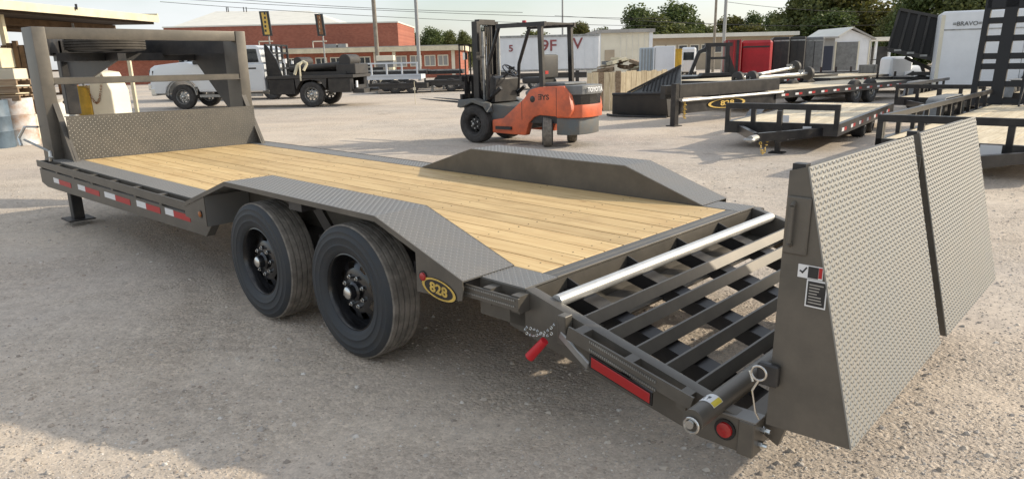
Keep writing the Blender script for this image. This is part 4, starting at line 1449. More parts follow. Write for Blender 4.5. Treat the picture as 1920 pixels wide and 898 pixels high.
TREES = [(765, 64, 120, 60, 1, 'low olive tree just right of the brick block'), (808, 56, 118, 55, 0, 'rounded tree behind the steel pole'),
         (838, 62, 122, 50, 1, 'small tree beside the rounded one, towards the forklift'), (870, 62, 119, 34, 1, 'small single tree left of the forklift mast'),
         (905, 58, 130, 60, 0, 'tree seen through the forklift mast'), (1000, 62, 130, 90, 1, 'tree seen under the forklift roof'), (1092, 40, 125, 44, 2, 'small yellowish tree right of the forklift roof'),
         (1130, 56, 130, 50, 1, 'low tree left of the broad dark trees'), (1205, 16, 115, 95, 0, 'left half of the broad dark tree pair over white building'), (1262, 10, 118, 100, 0, 'right half of the broad dark tree pair over white building'),
         (1235, 34, 112, 120, 1, 'lower tree in front of the broad dark pair'), (1310, 42, 125, 70, 1, 'low tree left of the two poles'), (1370, 30, 128, 70, 2, 'pale tree right of the two poles'),
         (1415, 28, 126, 52, 0, 'small dark tree over the red trailer'), (1455, 28, 122, 50, 0, 'dark tree over the black trailer'), (1395, 46, 120, 90, 2, 'low yellowish tree over the tan roof'), (1475, 40, 118, 80, 1, 'low olive tree left of the tall big tree'),
         (1530, -30, 100, 110, 1, 'tall big tree, left part above the white gabled shed'), (1600, -38, 98, 130, 2, 'tall big yellowing tree above the white gabled shed'), (1650, 10, 96, 60, 2, 'yellowing edge tree beside the dark pole'),
         (1560, 24, 94, 110, 0, 'lower dark tree behind the white gabled shed'), (1740, -30, 80, 120, 0, 'tall dark tree behind the raised dump bed'), (1830, -45, 76, 130, 1, 'tall tree behind the white enclosed trailer'),
         (1915, -40, 74, 110, 0, 'dark tree at the right edge behind the ladder ramps'), (1690, 10, 84, 60, 1, 'thin tree left of the raised dump bed')]
for a in TREES:
    tree(*a)

# ------------------------------------------------------------------ open shed and stacks on the left
e0, e1 = at(-160, 2, 15.0), at(297, 39, 23.5)
CN = thing('open_shed', 'open sided shed with cream eave and dark boarded underside at left edge', 'shed', (e0.x, e0.y, 0))
def rel(p, o):
    return Vector(p) - Vector((o.x, o.y, 0))
d = (e1 - e0)
d.z = 0
side = Vector((-d.y, d.x, 0)).normalized() * 6.0
a, b = rel(e0, e0), rel(e1, e0)
za = (a.z + b.z) / 2
a.z = b.z = za
up = Vector((0, 0, 1))
def slab(p, q, s, z0, z1, rise=0.0):
    vs = [p + up * (z0 - p.z), q + up * (z0 - q.z), q + s + up * (z0 + rise - q.z), p + s + up * (z0 + rise - p.z)]
    vs += [v + up * (z1 - z0) for v in vs]
    return MB().add(vs, [(0, 3, 2, 1), (4, 5, 6, 7), (0, 1, 5, 4), (1, 2, 6, 5), (2, 3, 7, 6), (3, 0, 4, 7)])
slab(a, b, side, za + .02, za + .16, .10).build('roof', ROOFW, CN)
ins = side.normalized() * .16
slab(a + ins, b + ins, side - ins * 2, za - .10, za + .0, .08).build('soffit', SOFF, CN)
mb = MB()
mb.bar(a + up * .06, b + up * .06, .05, .20).build('fascia', CREAM, CN)
MB().bar(b + up * .10, b + side + up * .20, .05, .24).build('gable_trim', CREAM, CN)
dn = d.normalized()
for k, t in enumerate((.35, .98)):
    p = a.lerp(b, t) + side * .12
    if k:
        p = rel(ground(258, 214), e0)
    MB().box((p.x - .055, p.y - .055, 0), (p.x + .055, p.y + .055, za - .05)).build('post', CREAM, CN)
for t in (.25, .5, .75):
    q = side * t
    MB().bar(a + q + up * (-.20 + .08 * t), b + q + up * (-.20 + .08 * t), .09, .18).build('purlin', BROWN, CN)
MB().tube(a.lerp(b, .55) + up * .10 - side * .01, a.lerp(b, .55) + up * .24 - side * .01, .03, 6).build('eave_bracket', RIMB, CN)

def lay(px, py, Y, wpx):
    p = ground(px, py) if Y is None else at(px, py, Y)
    return p, wpx / FPX * p.y
# boards, drums and bins by the shed
q = ground(33, 274)
def drum(px, base, Y, wpx, hpx, mm, label, rust=True):
    p = at(px, base, Y)
    r_ = wpx / FPX * Y / 2
    h_ = hpx / FPX * Y
    t = thing('drum', label, 'drum', (p.x, Y, 0), 0, 'steel drums by the shed')
    mb = MB(Matrix.Rotation(R(90), 4, 'X'))
    mb.lathe([(.0001, 0), (r_, 0), (r_, -h_ * .33), (r_ * 1.03, -h_ * .345), (r_, -h_ * .36), (r_, -h_ * .64), (r_ * 1.03, -h_ * .655), (r_, -h_ * .67), (r_, -h_), (r_ * .94, -h_), (r_ * .93, -h_ + .02), (.0001, -h_ + .02)], 24)
    mb.v = [(x, y, abs(z)) for x, y, z in mb.v]
    mb.build('drum_shell', mm, t)
    return t
WDRUM = mat('rust_streaked_white', (.60, .62, .62), .6, vary=.3, vscale=2.2, dirt=(.42, .25, .15))
drum(46, 268, 16.6, 52, 84, WDRUM, 'white drum with rust streaks beside the trailer gooseneck')
drum(0, 280, 16.0, 54, 86, BLUED, 'dark blue drum at the left edge')
PL = thing('pallet_stack', 'stack of weathered pallets on top of the drums by the shed', 'pallets', (at(20, 190, 16.8).x, 16.8, at(20, 190, 16.8).z))
for k in range(3):
    z = .17 * k + .02
    for j in range(5):
        MB().box((-.75, -.5 + j * .21, z + .10), (.55, -.36 + j * .21, z + .125)).build('plank', WOODO, PL)
    for y in (-.5, -.02, .42):
        MB().box((-.75, y, z), (.55, y + .05, z + .098)).build('plank', WOODO, PL)
BS = thing('brown_board_stack', 'upright stack of brown boards leaning behind the trailer gooseneck', 'boards', (at(34, 100, 18).x, 18, 0))
for k in range(6):
    MB().box((-.36 + .13 * k, -.05 + .02 * k, 0), (-.36 + .13 * k + .11, .02 + .02 * k, 2.25 + .05 * ((k * 7) % 3))).build('plank', BROWN, BS)
CB = thing('carton_stack', 'pale cardboard cartons stacked under the shed at left edge', 'cartons', (at(4, 120, 17.5).x, 17.5, 0))
for k, (z, w_) in enumerate(((0, .9), (.62, .8), (1.24, .85), (1.72, .6))):
    MB().box((-.62, 0, z), (-.62 + w_, .8, z + (.60 if k < 2 else .46))).build('carton', CREAM if k % 2 else CREAMB, CB, bevel=.01)
SH = thing('storage_shelf', 'steel shelf of clutter under the shed roof at left edge', 'shelf', (at(-20, 120, 21).x, 21, 0))
for k in range(4):
    MB().box((-1.6, 0, .3 + .65 * k), (2.6, .7, .35 + .65 * k)).build('shelf_board', BROWN, SH)
for x in (-1.6, .5, 2.55):
    MB().box((x, -.03, 0), (x + .06, -.001, 2.9)).build('upright', STEEL, SH)
for k in range(16):
    x = -1.4 + (k % 6) * .62 + rnd.uniform(0, .1)
    z = .351 + .65 * (k // 6)
    MB().box((x, .1, z), (x + rnd.uniform(.25, .5), .5, z + rnd.uniform(.15, .5))).build('stored_box', (CREAM, BROWN, FABR, RUST)[k % 4], SH)
# equipment behind the headboard
p = at(150, 216, 20.5)
CBT = thing('equipment_cabinet', 'cream machine cabinet with yellow side and hanging chain behind the headboard', 'machine', (p.x, 20.5, 0), R(-12))
MB().prism([(.45, 0), (1.15, 0), (1.15, 1.05), (.95, 1.55), (.60, 1.60), (.45, 1.1)], 'y', 0, .7).build('cabinet_body', CREAMB, CBT, bevel=.02)
MB().prism([(.0, 0), (.445, 0), (.445, 1.12), (.05, 1.20)], 'y', -.02, .6).build('yellow_side', YMACH, CBT, bevel=.02)
ch = MB()
for k in range(26):
    t = k / 25
    ch.torus((.35 + .62 * t, -.05, 1.45 - .72 * math.sin(math.pi * t)), .028, .009, 'xyz'[k % 3], 8, 4)
ch.build('chain', RUST, CBT)
p = at(114, 216, 19.5)
SK = thing('white_sack', 'crumpled white sack standing by the gooseneck upright', 'sack', (p.x, 19.5, 0))
mb = MB(Matrix.Rotation(R(90), 4, 'X'))
mb.lathe([(.0001, 0), (.26, 0), (.30, -.25), (.26, -.55), (.16, -.72), (.10, -.80), (.16, -.9), (.0001, -.92)], 14)
mb.v = [(x + .05 * mnoise.noise((x * 5, y * 5, z * 5)), y + .05 * mnoise.noise((x * 5 + 9, y * 5, z * 5)), abs(z)) for x, y, z in mb.v]
mb.build('sack_body', FABR, SK)
p = at(136, 216, 20)
GP = thing('gas_bottle', 'dark upright gas bottle between white sack and yellow machine side', 'gas bottle', (p.x, 20, 0))
mb = MB(Matrix.Rotation(R(90), 4, 'X'))
mb.lathe([(.0001, 0), (.15, 0), (.15, -1.0), (.11, -1.15), (.05, -1.2), (.05, -1.3), (.0001, -1.3)], 16)
mb.v = [(x, y, abs(z)) for x, y, z in mb.v]
mb.build('bottle_body', DARK, GP)
p = ground(779, 196)
MS = thing('marker_stake', 'thin wooden stake in the gravel just left of the fork tips', 'stake', p)
MB().bar((0, 0, 0), (0, 0, .88), .035, .02, (1, 0, 0)).build('stake_shaft', CREAM, MS)
MB().box((-.06, -.012, .55), (.05, -.0105, .66)).build('stake_flag', CREAMB, MS)

# ------------------------------------------------------------------ other trailers of the yard (local: x from nose to tail, y to the far side)
def yard_trailer(name, label, P, head, L, Wd, z, mm=BLACK, boards=True, x0=0.0, fr=True, rail_l=False, rail_r=False, fend=(), axles=(), tongue=True, jack=True, group='black flatbed trailers on the right of the yard', wheels_r=.36, reflect=False, board_m=WOODP, rz=.28):
    t = thing(name, label, 'trailer', (P[0], P[1], 0), math.atan2(head[1], head[0]), group)
    for y in (0, Wd - .08):
        MB().box((x0, y, z - .20), (L, y + .08, z + .004)).build('side_beam', mm, t)
    c = None
    for k in range(int((L - x0) / .6)):
        if c is None:
            c = MB().box((0, .081, z - .16), (.06, Wd - .081, z - .045)).build('crossmember', mm, t, (x0 + .1, 0, 0))
        else:
            share(c, t, (x0 + .1 + .6 * k, 0, 0))
    MB().box((x0 - .08, 0, z - .20), (x0 - .002, Wd, z + .006)).build('front_beam', mm, t)
    MB().box((L + .002, 0, z - .20), (L + .10, Wd, z + .006)).build('rear_beam', mm, t)
    if boards:
        n = int((Wd - .17) / .18)
        w_ = (Wd - .17) / n
        b_ = None
        for k in range(n):
            if b_ is None:
                b_ = MB().box((x0 + .005, .004, -.04), (L - .005, w_ - .004, 0)).build('plank', board_m, t, (0, .085, z))
            else:
                share(b_, t, (rnd.uniform(-.002, .002), .085 + w_ * k, z + rnd.uniform(-.003, .003)))
    if fr:
        MB().bar((x0 - .04, 0, z + rz), (x0 - .04, Wd, z + rz), .08, .10).build('front_rail', mm, t)
        ps = None
        for k in range(5):
            y = .04 + (Wd - .08) * k / 4
            if ps is None:
                ps = MB().box((-.03, -.04, z - .1), (.03, .04, z + rz - .052)).build('rail_post', mm, t, (x0 - .05, y, 0))
            else:
                share(ps, t, (x0 - .05, y, 0))
    for on, y in ((rail_r, .03), (rail_l, Wd - .03)):
        if on:
            MB().bar((x0, y, z + rz), (L, y, z + rz), .06, .08).build('side_rail', mm, t)
            ps = None
            for k in range(int((L - x0) / .8) + 1):
                if ps is None:
                    ps = MB().box((-.03, -.03, z + .006), (.03, .03, z + rz - .042)).build('rail_post', mm, t, (x0 + .1, y, 0))
                else:
                    share(ps, t, (x0 + .1 + .8 * k, y, 0))
    w_ = None
    for (x, inside) in axles:
        for s in (0, 1):
            y = (.16 if inside else -.16) if s == 0 else (Wd - .16 if inside else Wd + .16)
            if w_ is None:
                w_ = make_wheel(t, (x, y, wheels_r), wheels_r, .24, wheels_r * .56, STEEL, side=-1, m_tyre=RUBD, m_tread=RUBD, nlug=6, lug_parts=False, n=30, holes=8)
            else:
                share(w_, t, (x, y, wheels_r), (0, 0, math.pi if s else 0))
        MB().tube((x, .05, wheels_r), (x, Wd - .05, wheels_r), .05, 8).build('axle', mm, t)
    for (xa, xb, s) in fend:
        y0, y1 = ((-.30, -.01) if s == 0 else (Wd + .01, Wd + .30))
        zt_ = wheels_r * 2 + .12
        prof = [(xa, z - .05), (xa + .18, zt_ - .06), (xa + .35, zt_), (xb - .35, zt_), (xb - .18, zt_ - .06), (xb, z - .05)]
        MB().prism(prof + [(a_, b_ - .02) for a_, b_ in prof[::-1]], 'y', y0, y1).build('fender', GREYC, t, bevel=.004)
    if tongue:
        for y in (.25, Wd - .25):
            MB().bar((x0 - .02, y, z - .13), (x0 - 1.35, Wd / 2, z - .13), .08, .14).build('tongue', mm, t)
        MB().tube((x0 - 1.25, Wd / 2, z - .13), (x0 - 1.65, Wd / 2, z - .13), .055, 10).torus((x0 - 1.70, Wd / 2, z - .13), .07, .025, 'z', 12).build('coupler', STEEL, t)
        sc2 = MB()
        for k in range(10):
            sc2.torus((x0 - 1.5 + .04 * k, Wd / 2 - .12, z - .2 - .18 * math.sin(math.pi * k / 9)), .02, .007, 'xyz'[k % 3], 8, 4)
        sc2.build('safety_chain', GOLD, t)['kind'] = 'stuff'
    if jack:
        MB().box((x0 - .62, Wd / 2 - .18, .02), (x0 - .54, Wd / 2 - .10, z + .25)).build('jack_leg', mm, t)
        MB().box((x0 - .70, Wd / 2 - .26, .0), (x0 - .46, Wd / 2 - .02, .02)).build('jack_foot', mm, t)
    if reflect:
        for k in range(int((L - x0) / .75)):
            MB().box((x0 + .2 + .75 * k, -.006, z - .14), (x0 + .38 + .75 * k, -.001, z - .08)).build('reflector', WHT, t)
            MB().box((x0 + .40 + .75 * k, -.006, z - .14), (x0 + .58 + .75 * k, -.001, z - .08)).build('reflector', REDT, t)
    return t

# second trailer: car hauler with open front rail, tail away from the viewer
PA, PB = at(1365, 193, 13.25), at(1578, 197, 12.1)
hd2 = Vector((.59, .81))
T2 = yard_trailer('car_hauler', 'black car hauler with open front rail and pale deck, left of the rail trailer', (PB.x, PB.y), hd2, 5.6, 1.95, .46, fend=((2.0, 4.0, 1),), axles=((2.6, True), (3.45, True)), reflect=True, wheels_r=.21)
lg_ = MB().box((-.4, .55, .235), (-.1, 1.4, .40))
pb_ = MB().bar((-.10, .40, .30), (-1.0, .78, .30), .014, .16).build('logo_plate', DARK, T2)
text('logo_lettering', '828', .15, WHT, T2, basis((-.62, .585, .30), (-.92, .39, 0), (0, 0, 1)), .003, .004, 1.6)
MB().box((-.13, .42, .30), (-.122, .56, .42)).build('document_box', WHT, T2)
MB().box((-.13, .80, .48), (-.122, .92, .60)).build('rail_plate', WHT, T2)
# third trailer: nearest on the right, with side rail
P3 = at(1650, 213, 10.2)
hd3 = Vector((.68, .73)).normalized()
pr3 = Vector((hd3.y, -hd3.x))
P3n = Vector((P3.x, P3.y)) + pr3 * 2.15
T3 = yard_trailer('rail_trailer', 'black flatbed with left side rail, nearest at the right edge behind the ramps', P3n, hd3, 7.9, 2.15, .44, rail_l=True, fend=((3.6, 5.6, 1), (3.6, 5.6, 0)), axles=((4.2, False), (5.05, False)), wheels_r=.34, rz=.29)
MB().bar((-.10, .55, .26), (-.95, .90, .26), .014, .16).build('logo_plate', DARK, T3)
text('logo_lettering', '828', .15, WHT, T3, basis((-.55, .72, .26), (-.92, .39, 0), (0, 0, 1)), .003, .004, 1.6)
MB().box((-.13, .62, .30), (-.122, .86, .44)).build('document_box', WHT, T3)
# ladder ramps standing at its tail
for k, y in enumerate((1.50, .02)):
    lr = MB(Matrix.Translation((8.02, y, .40)) @ Matrix.Rotation(R(7), 4, 'Y'))
    for yy in (.0, .42, .92):
        lr.box((-.06, yy, 0), (.06, yy + (.12 if yy != .42 else .24), 2.75))
    for z_ in (.05, .42, .80, 1.02, 1.40, 1.78, 2.08):
        lr.box((-.05, .121, z_), (.05, .419, z_ + .12)).box((-.05, .661, z_), (.05, .919, z_ + .12))
    ramp_o = lr.build('ladder_ramp', INK, T3)
    MB(Matrix.Translation((8.02, y, .40)) @ Matrix.Rotation(R(7), 4, 'Y')).box((-.06, .0, 2.10), (.06, 1.0, 2.95)).build('ramp_plate', INK, ramp_o)
    MB().path([(7.9, y + .02, .45), (7.4, y + .02, .46), (8.1, y + .02, 1.3)], .018, 6).build('ramp_strut', BLACK, ramp_o)
# first long gooseneck: neck and leg in front, deck receding to the right
hd1 = Vector((.77, .64)).normalized()
T1 = yard_trailer('long_gooseneck', 'long black gooseneck flatbed with gold logo and pale deck behind the car hauler', (4.12, 17.3), hd1, 13.2, 2.45, .62, x0=4.4, fr=False, axles=((9.3, True), (10.4, True)), tongue=False, jack=False, reflect=True, wheels_r=.38)
MB().box((.0, .02, .66), (4.5, .20, .98)).box((.05, .04, .28), (4.4, .16, .58)).build('neck_beam', BLACK, T1, bevel=.01)
MB().box((.0, .45, .62), (4.5, .60, .94)).build('neck_beam', BLACK, T1)
MB().tube((.02, -.03, .60), (4.6, -.03, .60), .035, 10).build('neck_tube', TUBEW, T1)
for y in (.03,):
    lgp = MB().box((-.14, y, .01), (.0, y + .14, 1.0)).build('landing_leg', BLACK, T1)
    MB().box((-.22, y - .06, .0), (.08, y + .2, .02)).build('leg_foot', BLACK, lgp)
lp_ = MB().prism([(2.0 + .85 * math.cos(a_), .44 + .125 * math.sin(a_)) for a_ in [k * math.pi / 12 for k in range(24)]], 'y', .020, .034).build('logo_plate', RIMB, T1)
rg = MB()
for k in range(24):
    a_, b_ = k * math.pi / 12, (k + 1) * math.pi / 12
    rg.add([(2.0 + .83 * s * math.cos(t_), .018, .44 + .12 * s * math.sin(t_)) for t_, s in ((a_, 1), (b_, 1), (b_, .86), (a_, .86))], [(0, 1, 2, 3)])
rg.build('logo_ring', GOLD, lp_)
text('logo_lettering', '828', .17, GOLD, lp_, basis((2.0, .016, .44), (1, 0, 0), (0, 0, 1)), .003, .004, 2.4)
gb_ = MB()
for k in range(12):
    gb_.torus((.14 + .02 * (k % 3), -.02, .56 - .035 * k), .028, .010, 'xyz'[k % 3], 8, 4)
gb_.build('gold_chain', GOLD, T1)
P4 = at(1682, 158, 19)
T4 = yard_trailer('rail_trailer', 'black railed flatbed farther back, in line behind the ladder ramps', Vector((P4.x, P4.y)) + pr3 * 2.0, hd3, 5.5, 2.0, .46, rail_l=True, fend=((1.8, 3.8, 1), (1.8, 3.8, 0)), axles=((2.4, False), (3.2, False)), wheels_r=.33)
T5 = yard_trailer('rail_trailer', 'black railed flatbed at right edge beyond the ladder ramps', Vector((13.2, 19.0)) + pr3 * 2.0, hd3, 4.0, 2.0, .50, fend=((1.2, 3.0, 1),), axles=((1.8, False), (2.5, False)), wheels_r=.33)
T6 = yard_trailer('deckover_trailer', 'low black deckover with pale boards between long gooseneck and raised dump bed', (at(1560, 140, 27).x, 27), hd1, 6, 2.3, .70, fr=False, axles=((3.2, True), (4.0, True)), tongue=False, jack=False, reflect=True, wheels_r=.3)
T8 = yard_trailer('deckover_trailer', 'pale decked black trailer behind the long gooseneck, beside the small gooseneck frame', (7.2, 24.4), hd1, 8, 2.3, .78, fr=False, axles=((4.4, True), (5.3, True)), tongue=False, jack=False, reflect=True, wheels_r=.33)
# two spare axles lying across it
for k, (pa, pb, ya, yb, lab) in enumerate((((1382, 148), (1492, 126), 21.6, 23.6, 'loose trailer axle with round hubs on the long gooseneck, the farther of two'),
                                           ((1408, 147), (1517, 138), 21.0, 22.4, 'loose trailer axle with round hubs on the long gooseneck, the nearer of two'))):
    a, b = at(pa[0], pa[1], ya), at(pb[0], pb[1], yb)
    dd = (b - a)
    L_ = dd.length
    t = thing('spare_axle', lab, 'axle', a, 0, 'loose axles on the deck')
    t.rotation_euler = dd.to_track_quat('Y', 'Z').to_euler()
    MB().tube((0, .10, 0), (0, L_ - .10, 0), .05, 12).build('axle_tube', TUBEW, t)
    for s in (0, 1):
        h = MB().lathe([(.0001, -.02), (.16, -.02), (.20, .0), (.20, .10), (.08, .13), (.0001, .13)], 20)
        h.build('drum_hub', BLACKD, t, (0, 0 if s == 0 else L_, 0)).rotation_euler = (0, 0, 0 if s == 0 else math.pi)
        MB().lathe([(.05, -.10), (.06, -.02), (.0001, -.10)], 12).build('hub_cap', CHROME, t, (0, 0 if s == 0 else L_, 0)).rotation_euler = (0, 0, 0 if s == 0 else math.pi)
        MB().box((-.09, (.35 if s == 0 else L_ - .40), .05), (.09, (.40 if s == 0 else L_ - .35), .12)).build('spring_pad', STEEL, t)

# ------------------------------------------------------------------ wooden crate and black hopper
c0 = ground(1163, 208)
CR = thing('board_crate', 'large crate of upright pine boards standing behind the black hopper', 'crate', (c0.x, c0.y, 0))
dl = Vector((-.92, .38, 0))
dr = Vector((.90, .44, 0)).normalized()
zc_ = at(1163, 135, c0.y).z
def boards(dirv, n, wdt, nm):
    for k in range(n):
        o_ = dirv * (wdt * k)
        e_ = dirv * (wdt - .012)
        th_ = Vector((dirv.y, -dirv.x, 0)) * (.025 if dirv.x > 0 else -.025)
        hz = zc_ + rnd.uniform(-.03, .03)
        vs = [o_, o_ + e_, o_ + e_ - th_, o_ - th_]
        vs = vs + [v + up * hz for v in vs]
        MB().add(vs, [(0, 3, 2, 1), (4, 5, 6, 7), (0, 1, 5, 4), (1, 2, 6, 5), (2, 3, 7, 6), (3, 0, 4, 7)]).build('plank', WOODV if (dirv.x > 0 or k % 3) else WOODO, CR)
boards(dl, 6, .185, 'l')
boards(dr, 11, .20, 'r')
tp = MB()
a_, b_ = dl * 1.1, dr * 2.2
tp.add([Vector((0, .06, zc_ - .03)), a_ + Vector((0, .06, zc_ - .03)), a_ + b_ + up * (zc_ - .03), b_ + Vector((0, .06, zc_ - .03))], [(0, 3, 2, 1)])
tp.build('lid', WOODV, CR)

h0, h1 = at(1140, 218, 20.8), at(1254, 221, 19.8)
HPD = Vector((h1.x - h0.x, h1.y - h0.y, 0))
HP = thing('scrap_hopper', 'black steel hopper with slatted sloping back beside the forklift', 'hopper', (h0.x, h0.y, 0), math.atan2(HPD.y, HPD.x))
Lh = HPD.length
mb = MB()
vs = [(.15, -.05, .06), (Lh, -.05, .02), (Lh, .95, .02), (.15, .95, .06), (.25, -.25, .62), (Lh, -.28, .66), (Lh, 1.2, .70), (.25, 1.2, .62), (.0, .3, .16)]
mb.add(vs, [(0, 3, 2, 1), (0, 1, 5, 4), (1, 2, 6, 5), (2, 3, 7, 6), (0, 4, 8), (8, 4, 7), (8, 7, 3), (0, 8, 3)])
mb.build('hopper_body', BLACKD, HP, bevel=.01)
MB().path([(.25, -.25, .63), (Lh, -.28, .67)], .04, 8).build('hopper_rim', DARK, HP)
MB().path([(.02, -.1, .05), (.25, -.16, .03), (Lh, -.16, .02)], .035, 8).build('skid', DARK, HP)
bk = MB()
bk.add([(.30, .9, .62), (Lh, .9, .68), (Lh - .12, 1.15, 1.34), (.30, .92, .62), (Lh, .93, .68), (Lh - .12, 1.18, 1.34)], [(0, 1, 2), (5, 4, 3), (0, 2, 5, 3), (1, 4, 5, 2)])
bk.build('sloping_back', GREYC, HP)
MB().bar((.22, .86, .62), (Lh - .10, 1.12, 1.37), .07, .06).build('top_edge', BLACKD, HP)
s_ = None
for k in range(9):
    f_ = .28 + .08 * k
    x = .30 + (Lh - .42) * f_
    zt2 = .62 + .72 * f_
    MB().bar((x, .87, .66), (x + .02, .87 + .22 * f_, zt2), .035, .03, (1, 0, 0)).build('slat', DARK, HP)

# ------------------------------------------------------------------ far yard: trailers, boxes, sheds and buildings on the right
def box_thing(name, label, cat, px0_, px1_, ptop, Y, depth, mm, zb=.0, group=None, bevel=.03, part='box_body', turn=True):
    a, b = at(px0_, ptop, Y), at(px1_, ptop, Y)
    z = (a.z + b.z) / 2
    th = -math.atan2(a.x, Y) * .9 if (turn and a.x > 3 and part == 'box_body') else 0
    t = thing(name, label, cat, (a.x, Y, 0), th, group)
    wb = (b.x - a.x) * math.cos(th)
    MB().box((0, 0, zb), (wb, depth, z)).build(part, mm, t, bevel=bevel)
    return t, wb, z

t, w_, z = box_thing('semi_trailer', 'old white semi trailer with faded red lettering behind the forklift', 'semi trailer', 905, 1124, 67, 50, 2.6, WHITE, .9)
for body_, px_, py_ in (('9F', 1029, 87), ('V', 1083, 83), ('5', 958, 92)):
    q = at(px_, py_, 50) - Vector((t.location.x, 0, 0))
    text('side_lettering', body_, 1.02 if body_ != '5' else .6, REDGRAF, t, basis((q.x, -.035, q.z), (1, 0, 0), (0, 0, 1)), .004, .012, 1.1)
rb = None
for k in range(int(w_ / .6)):
    if rb is None:
        rb = MB().box((0, -.03, .92), (.045, -.001, z - .05)).build('side_rib', WHITE, t, (.3, 0, 0))
    else:
        share(rb, t, (.3 + .6 * k, 0, 0))
MB().box((0, -.05, z - .12), (w_, -.001, z + .02)).build('top_rail', STEEL, t)
MB().box((0, -.05, .80), (w_, .0, .899)).build('bottom_rail', STEEL, t)
for x in (w_ * .12, w_ * .22):
    make_wheel(t, (x, .25, .5), .5, .3, .28, RIMB, m_tyre=RUBD, m_tread=RUBD, nlug=0, lug_parts=False, n=24)
MB().box((w_ * .8, .3, 0), (w_ * .83, .5, .9)).build('landing_leg', DARK, t)
t, w_, z = box_thing('white_building', 'white fronted flat roofed building left of the tan building', 'building', 1122, 1224, 62, 62, 10, CREAMB, 0, bevel=0, part='wall')
MB().box((-.15, -.25, z + .001), (w_ + .15, 10.2, z + .28)).build('roof', ROOFG, t)
MB().box((w_ - .3, -.06, 0), (w_, -.001, z - .01)).build('corner_trim', WHITE, t)
MB().box((-.1, -.06, 0), (.2, -.001, z - .01)).build('corner_trim', WHITE, t)
MB().box((w_ * .12, -.05, 0), (w_ * .30, -.001, z * .62)).build('door', TAN, t)
for k in range(1, 6):
    MB().box((w_ * (.30 + .11 * k), -.03, .02), (w_ * (.30 + .11 * k) + .05, -.001, z - .05)).build('siding_seam', ROOFW, t)
t, w_, z = box_thing('tan_building', 'long low tan building with white roof edge under the dark trees', 'building', 1216, 1486, 70, 85, 12, TAN, 0, bevel=0, part='wall')
MB().box((-.4, -1.0, z + .001), (w_ + .4, 12.4, z + .42)).build('roof', ROOFW, t)
for k in range(12):
    x = .8 + k * (w_ - 2) / 11
    f_ = MB().box((x, -.06, z - 1.75), (x + 1.1, -.001, z - .75)).build('window', CREAMB, t)
    MB().box((x + .10, -.075, z - 1.65), (x + 1.0, -.061, z - .85)).build('pane', GLASS, f_)
# storage boxes and junk in the middle distance
t, w_, z = box_thing('white_box_trailer', 'white boxy trailer between junk pile and small gooseneck', 'trailer', 1226, 1266, 87, 42, 2.2, WHITE, .35)
MB().box((.06, -.02, .42), (.09, -.001, z - .1)).build('door_seam', GREYC, t)
for x in (.4, .95):
    make_wheel(t, (x, .12, .32), .32, .2, .18, STEEL, m_tyre=RUBD, m_tread=RUBD, nlug=0, lug_parts=False, n=20)
t, w_, z = box_thing('blue_grey_container', 'pale blue grey storage box left of the white box trailer', 'container', 1200, 1229, 90, 43, 2.2, mat('pale_blue_grey', (.42, .48, .52), .5, vary=.1), 0)
for k in range(5):
    MB().box((.1 + k * w_ / 5.2, -.03, .05), (.16 + k * w_ / 5.2, -.001, z - .06)).build('wall_rib', GREYW, t)
t, w_, z = box_thing('light_grey_van', 'light grey van body between yellow bin and black gooseneck frame', 'van', 1279, 1306, 89, 48, 3, WHITE, .5, bevel=.12)
MB().box((.1, -.01, z * .62), (w_ - .15, -.001, z * .85)).build('window', GLASS, t)
for x in (.25, w_ - .3):
    make_wheel(t, (x, .15, .34), .34, .2, .19, STEEL, m_tyre=RUBD, m_tread=RUBD, nlug=0, lug_parts=False, n=20)
t, w_, z = box_thing('yellow_bin', 'narrow yellow steel bin beside the white box trailer', 'bin', 1267, 1279, 94, 46, .8, YMACH, 0)
MB().box((-.03, -.03, z + .001), (w_ + .03, .83, z + .06)).build('bin_lid', YMACH, t)
JP = thing('junk_pile', 'heap of grey pallets and boards in front of the white building', 'scrap', (at(1165, 120, 46).x, 46, 0))
for k in range(34):
    x, z_ = rnd.uniform(-1.4, 1.25), rnd.uniform(0, 1.9)
    if z_ > 1.5 - .35 * abs(x):
        z_ *= .5
    wd_ = rnd.uniform(.5, 1.2)
    mb = MB(Matrix.Translation((x, rnd.uniform(-.5, .5), z_)) @ Euler((rnd.uniform(-.2, .2), rnd.uniform(-.35, .35), rnd.uniform(-.5, .5))).to_matrix().to_4x4())
    mb.box((-wd_ / 2, -.4, 0), (wd_ / 2, .4, rnd.uniform(.06, .28)))
    mb.build('scrap_piece', (WOODO, TAN, GREYC, CREAM, BROWN)[k % 5], JP)

# small gooseneck with upright frame
a = at(1290, 143, 30)
GN = thing('small_gooseneck', 'black gooseneck trailer with upright frame standing in front of red trailer', 'trailer', (a.x, 30, 0))
sx = 30 / FPX
MB().box((-.25, 0, .62), (3.4, 2.2, .80)).build('deck', BLACK, GN)
for x in (.75, 1.45):
    for y in (.05, 2.15):
        make_wheel(GN, (x, y, .34), .34, .24, .19, RIMB, m_tyre=RUBD, m_tread=RUBD, nlug=0, lug_parts=False, n=24)
MB().prism([(.45, .80), (.55, .92), (1.65, .92), (1.75, .80)], 'y', -.25, .3).build('fender', BLACKD, GN)
for x in (.85, 1.62):
    MB().bar((x, .2, .80), (x, .2, 1.95), .18, .16, (1, 0, 0)).build('upright', BLACK, GN)
MB().box((.70, .1, 1.951), (1.80, .3, 2.10)).build('top_beam', BLACK, GN)
MB().box((.941, .12, 1.45), (1.529, .28, 1.55)).build('cross_beam', BLACK, GN)
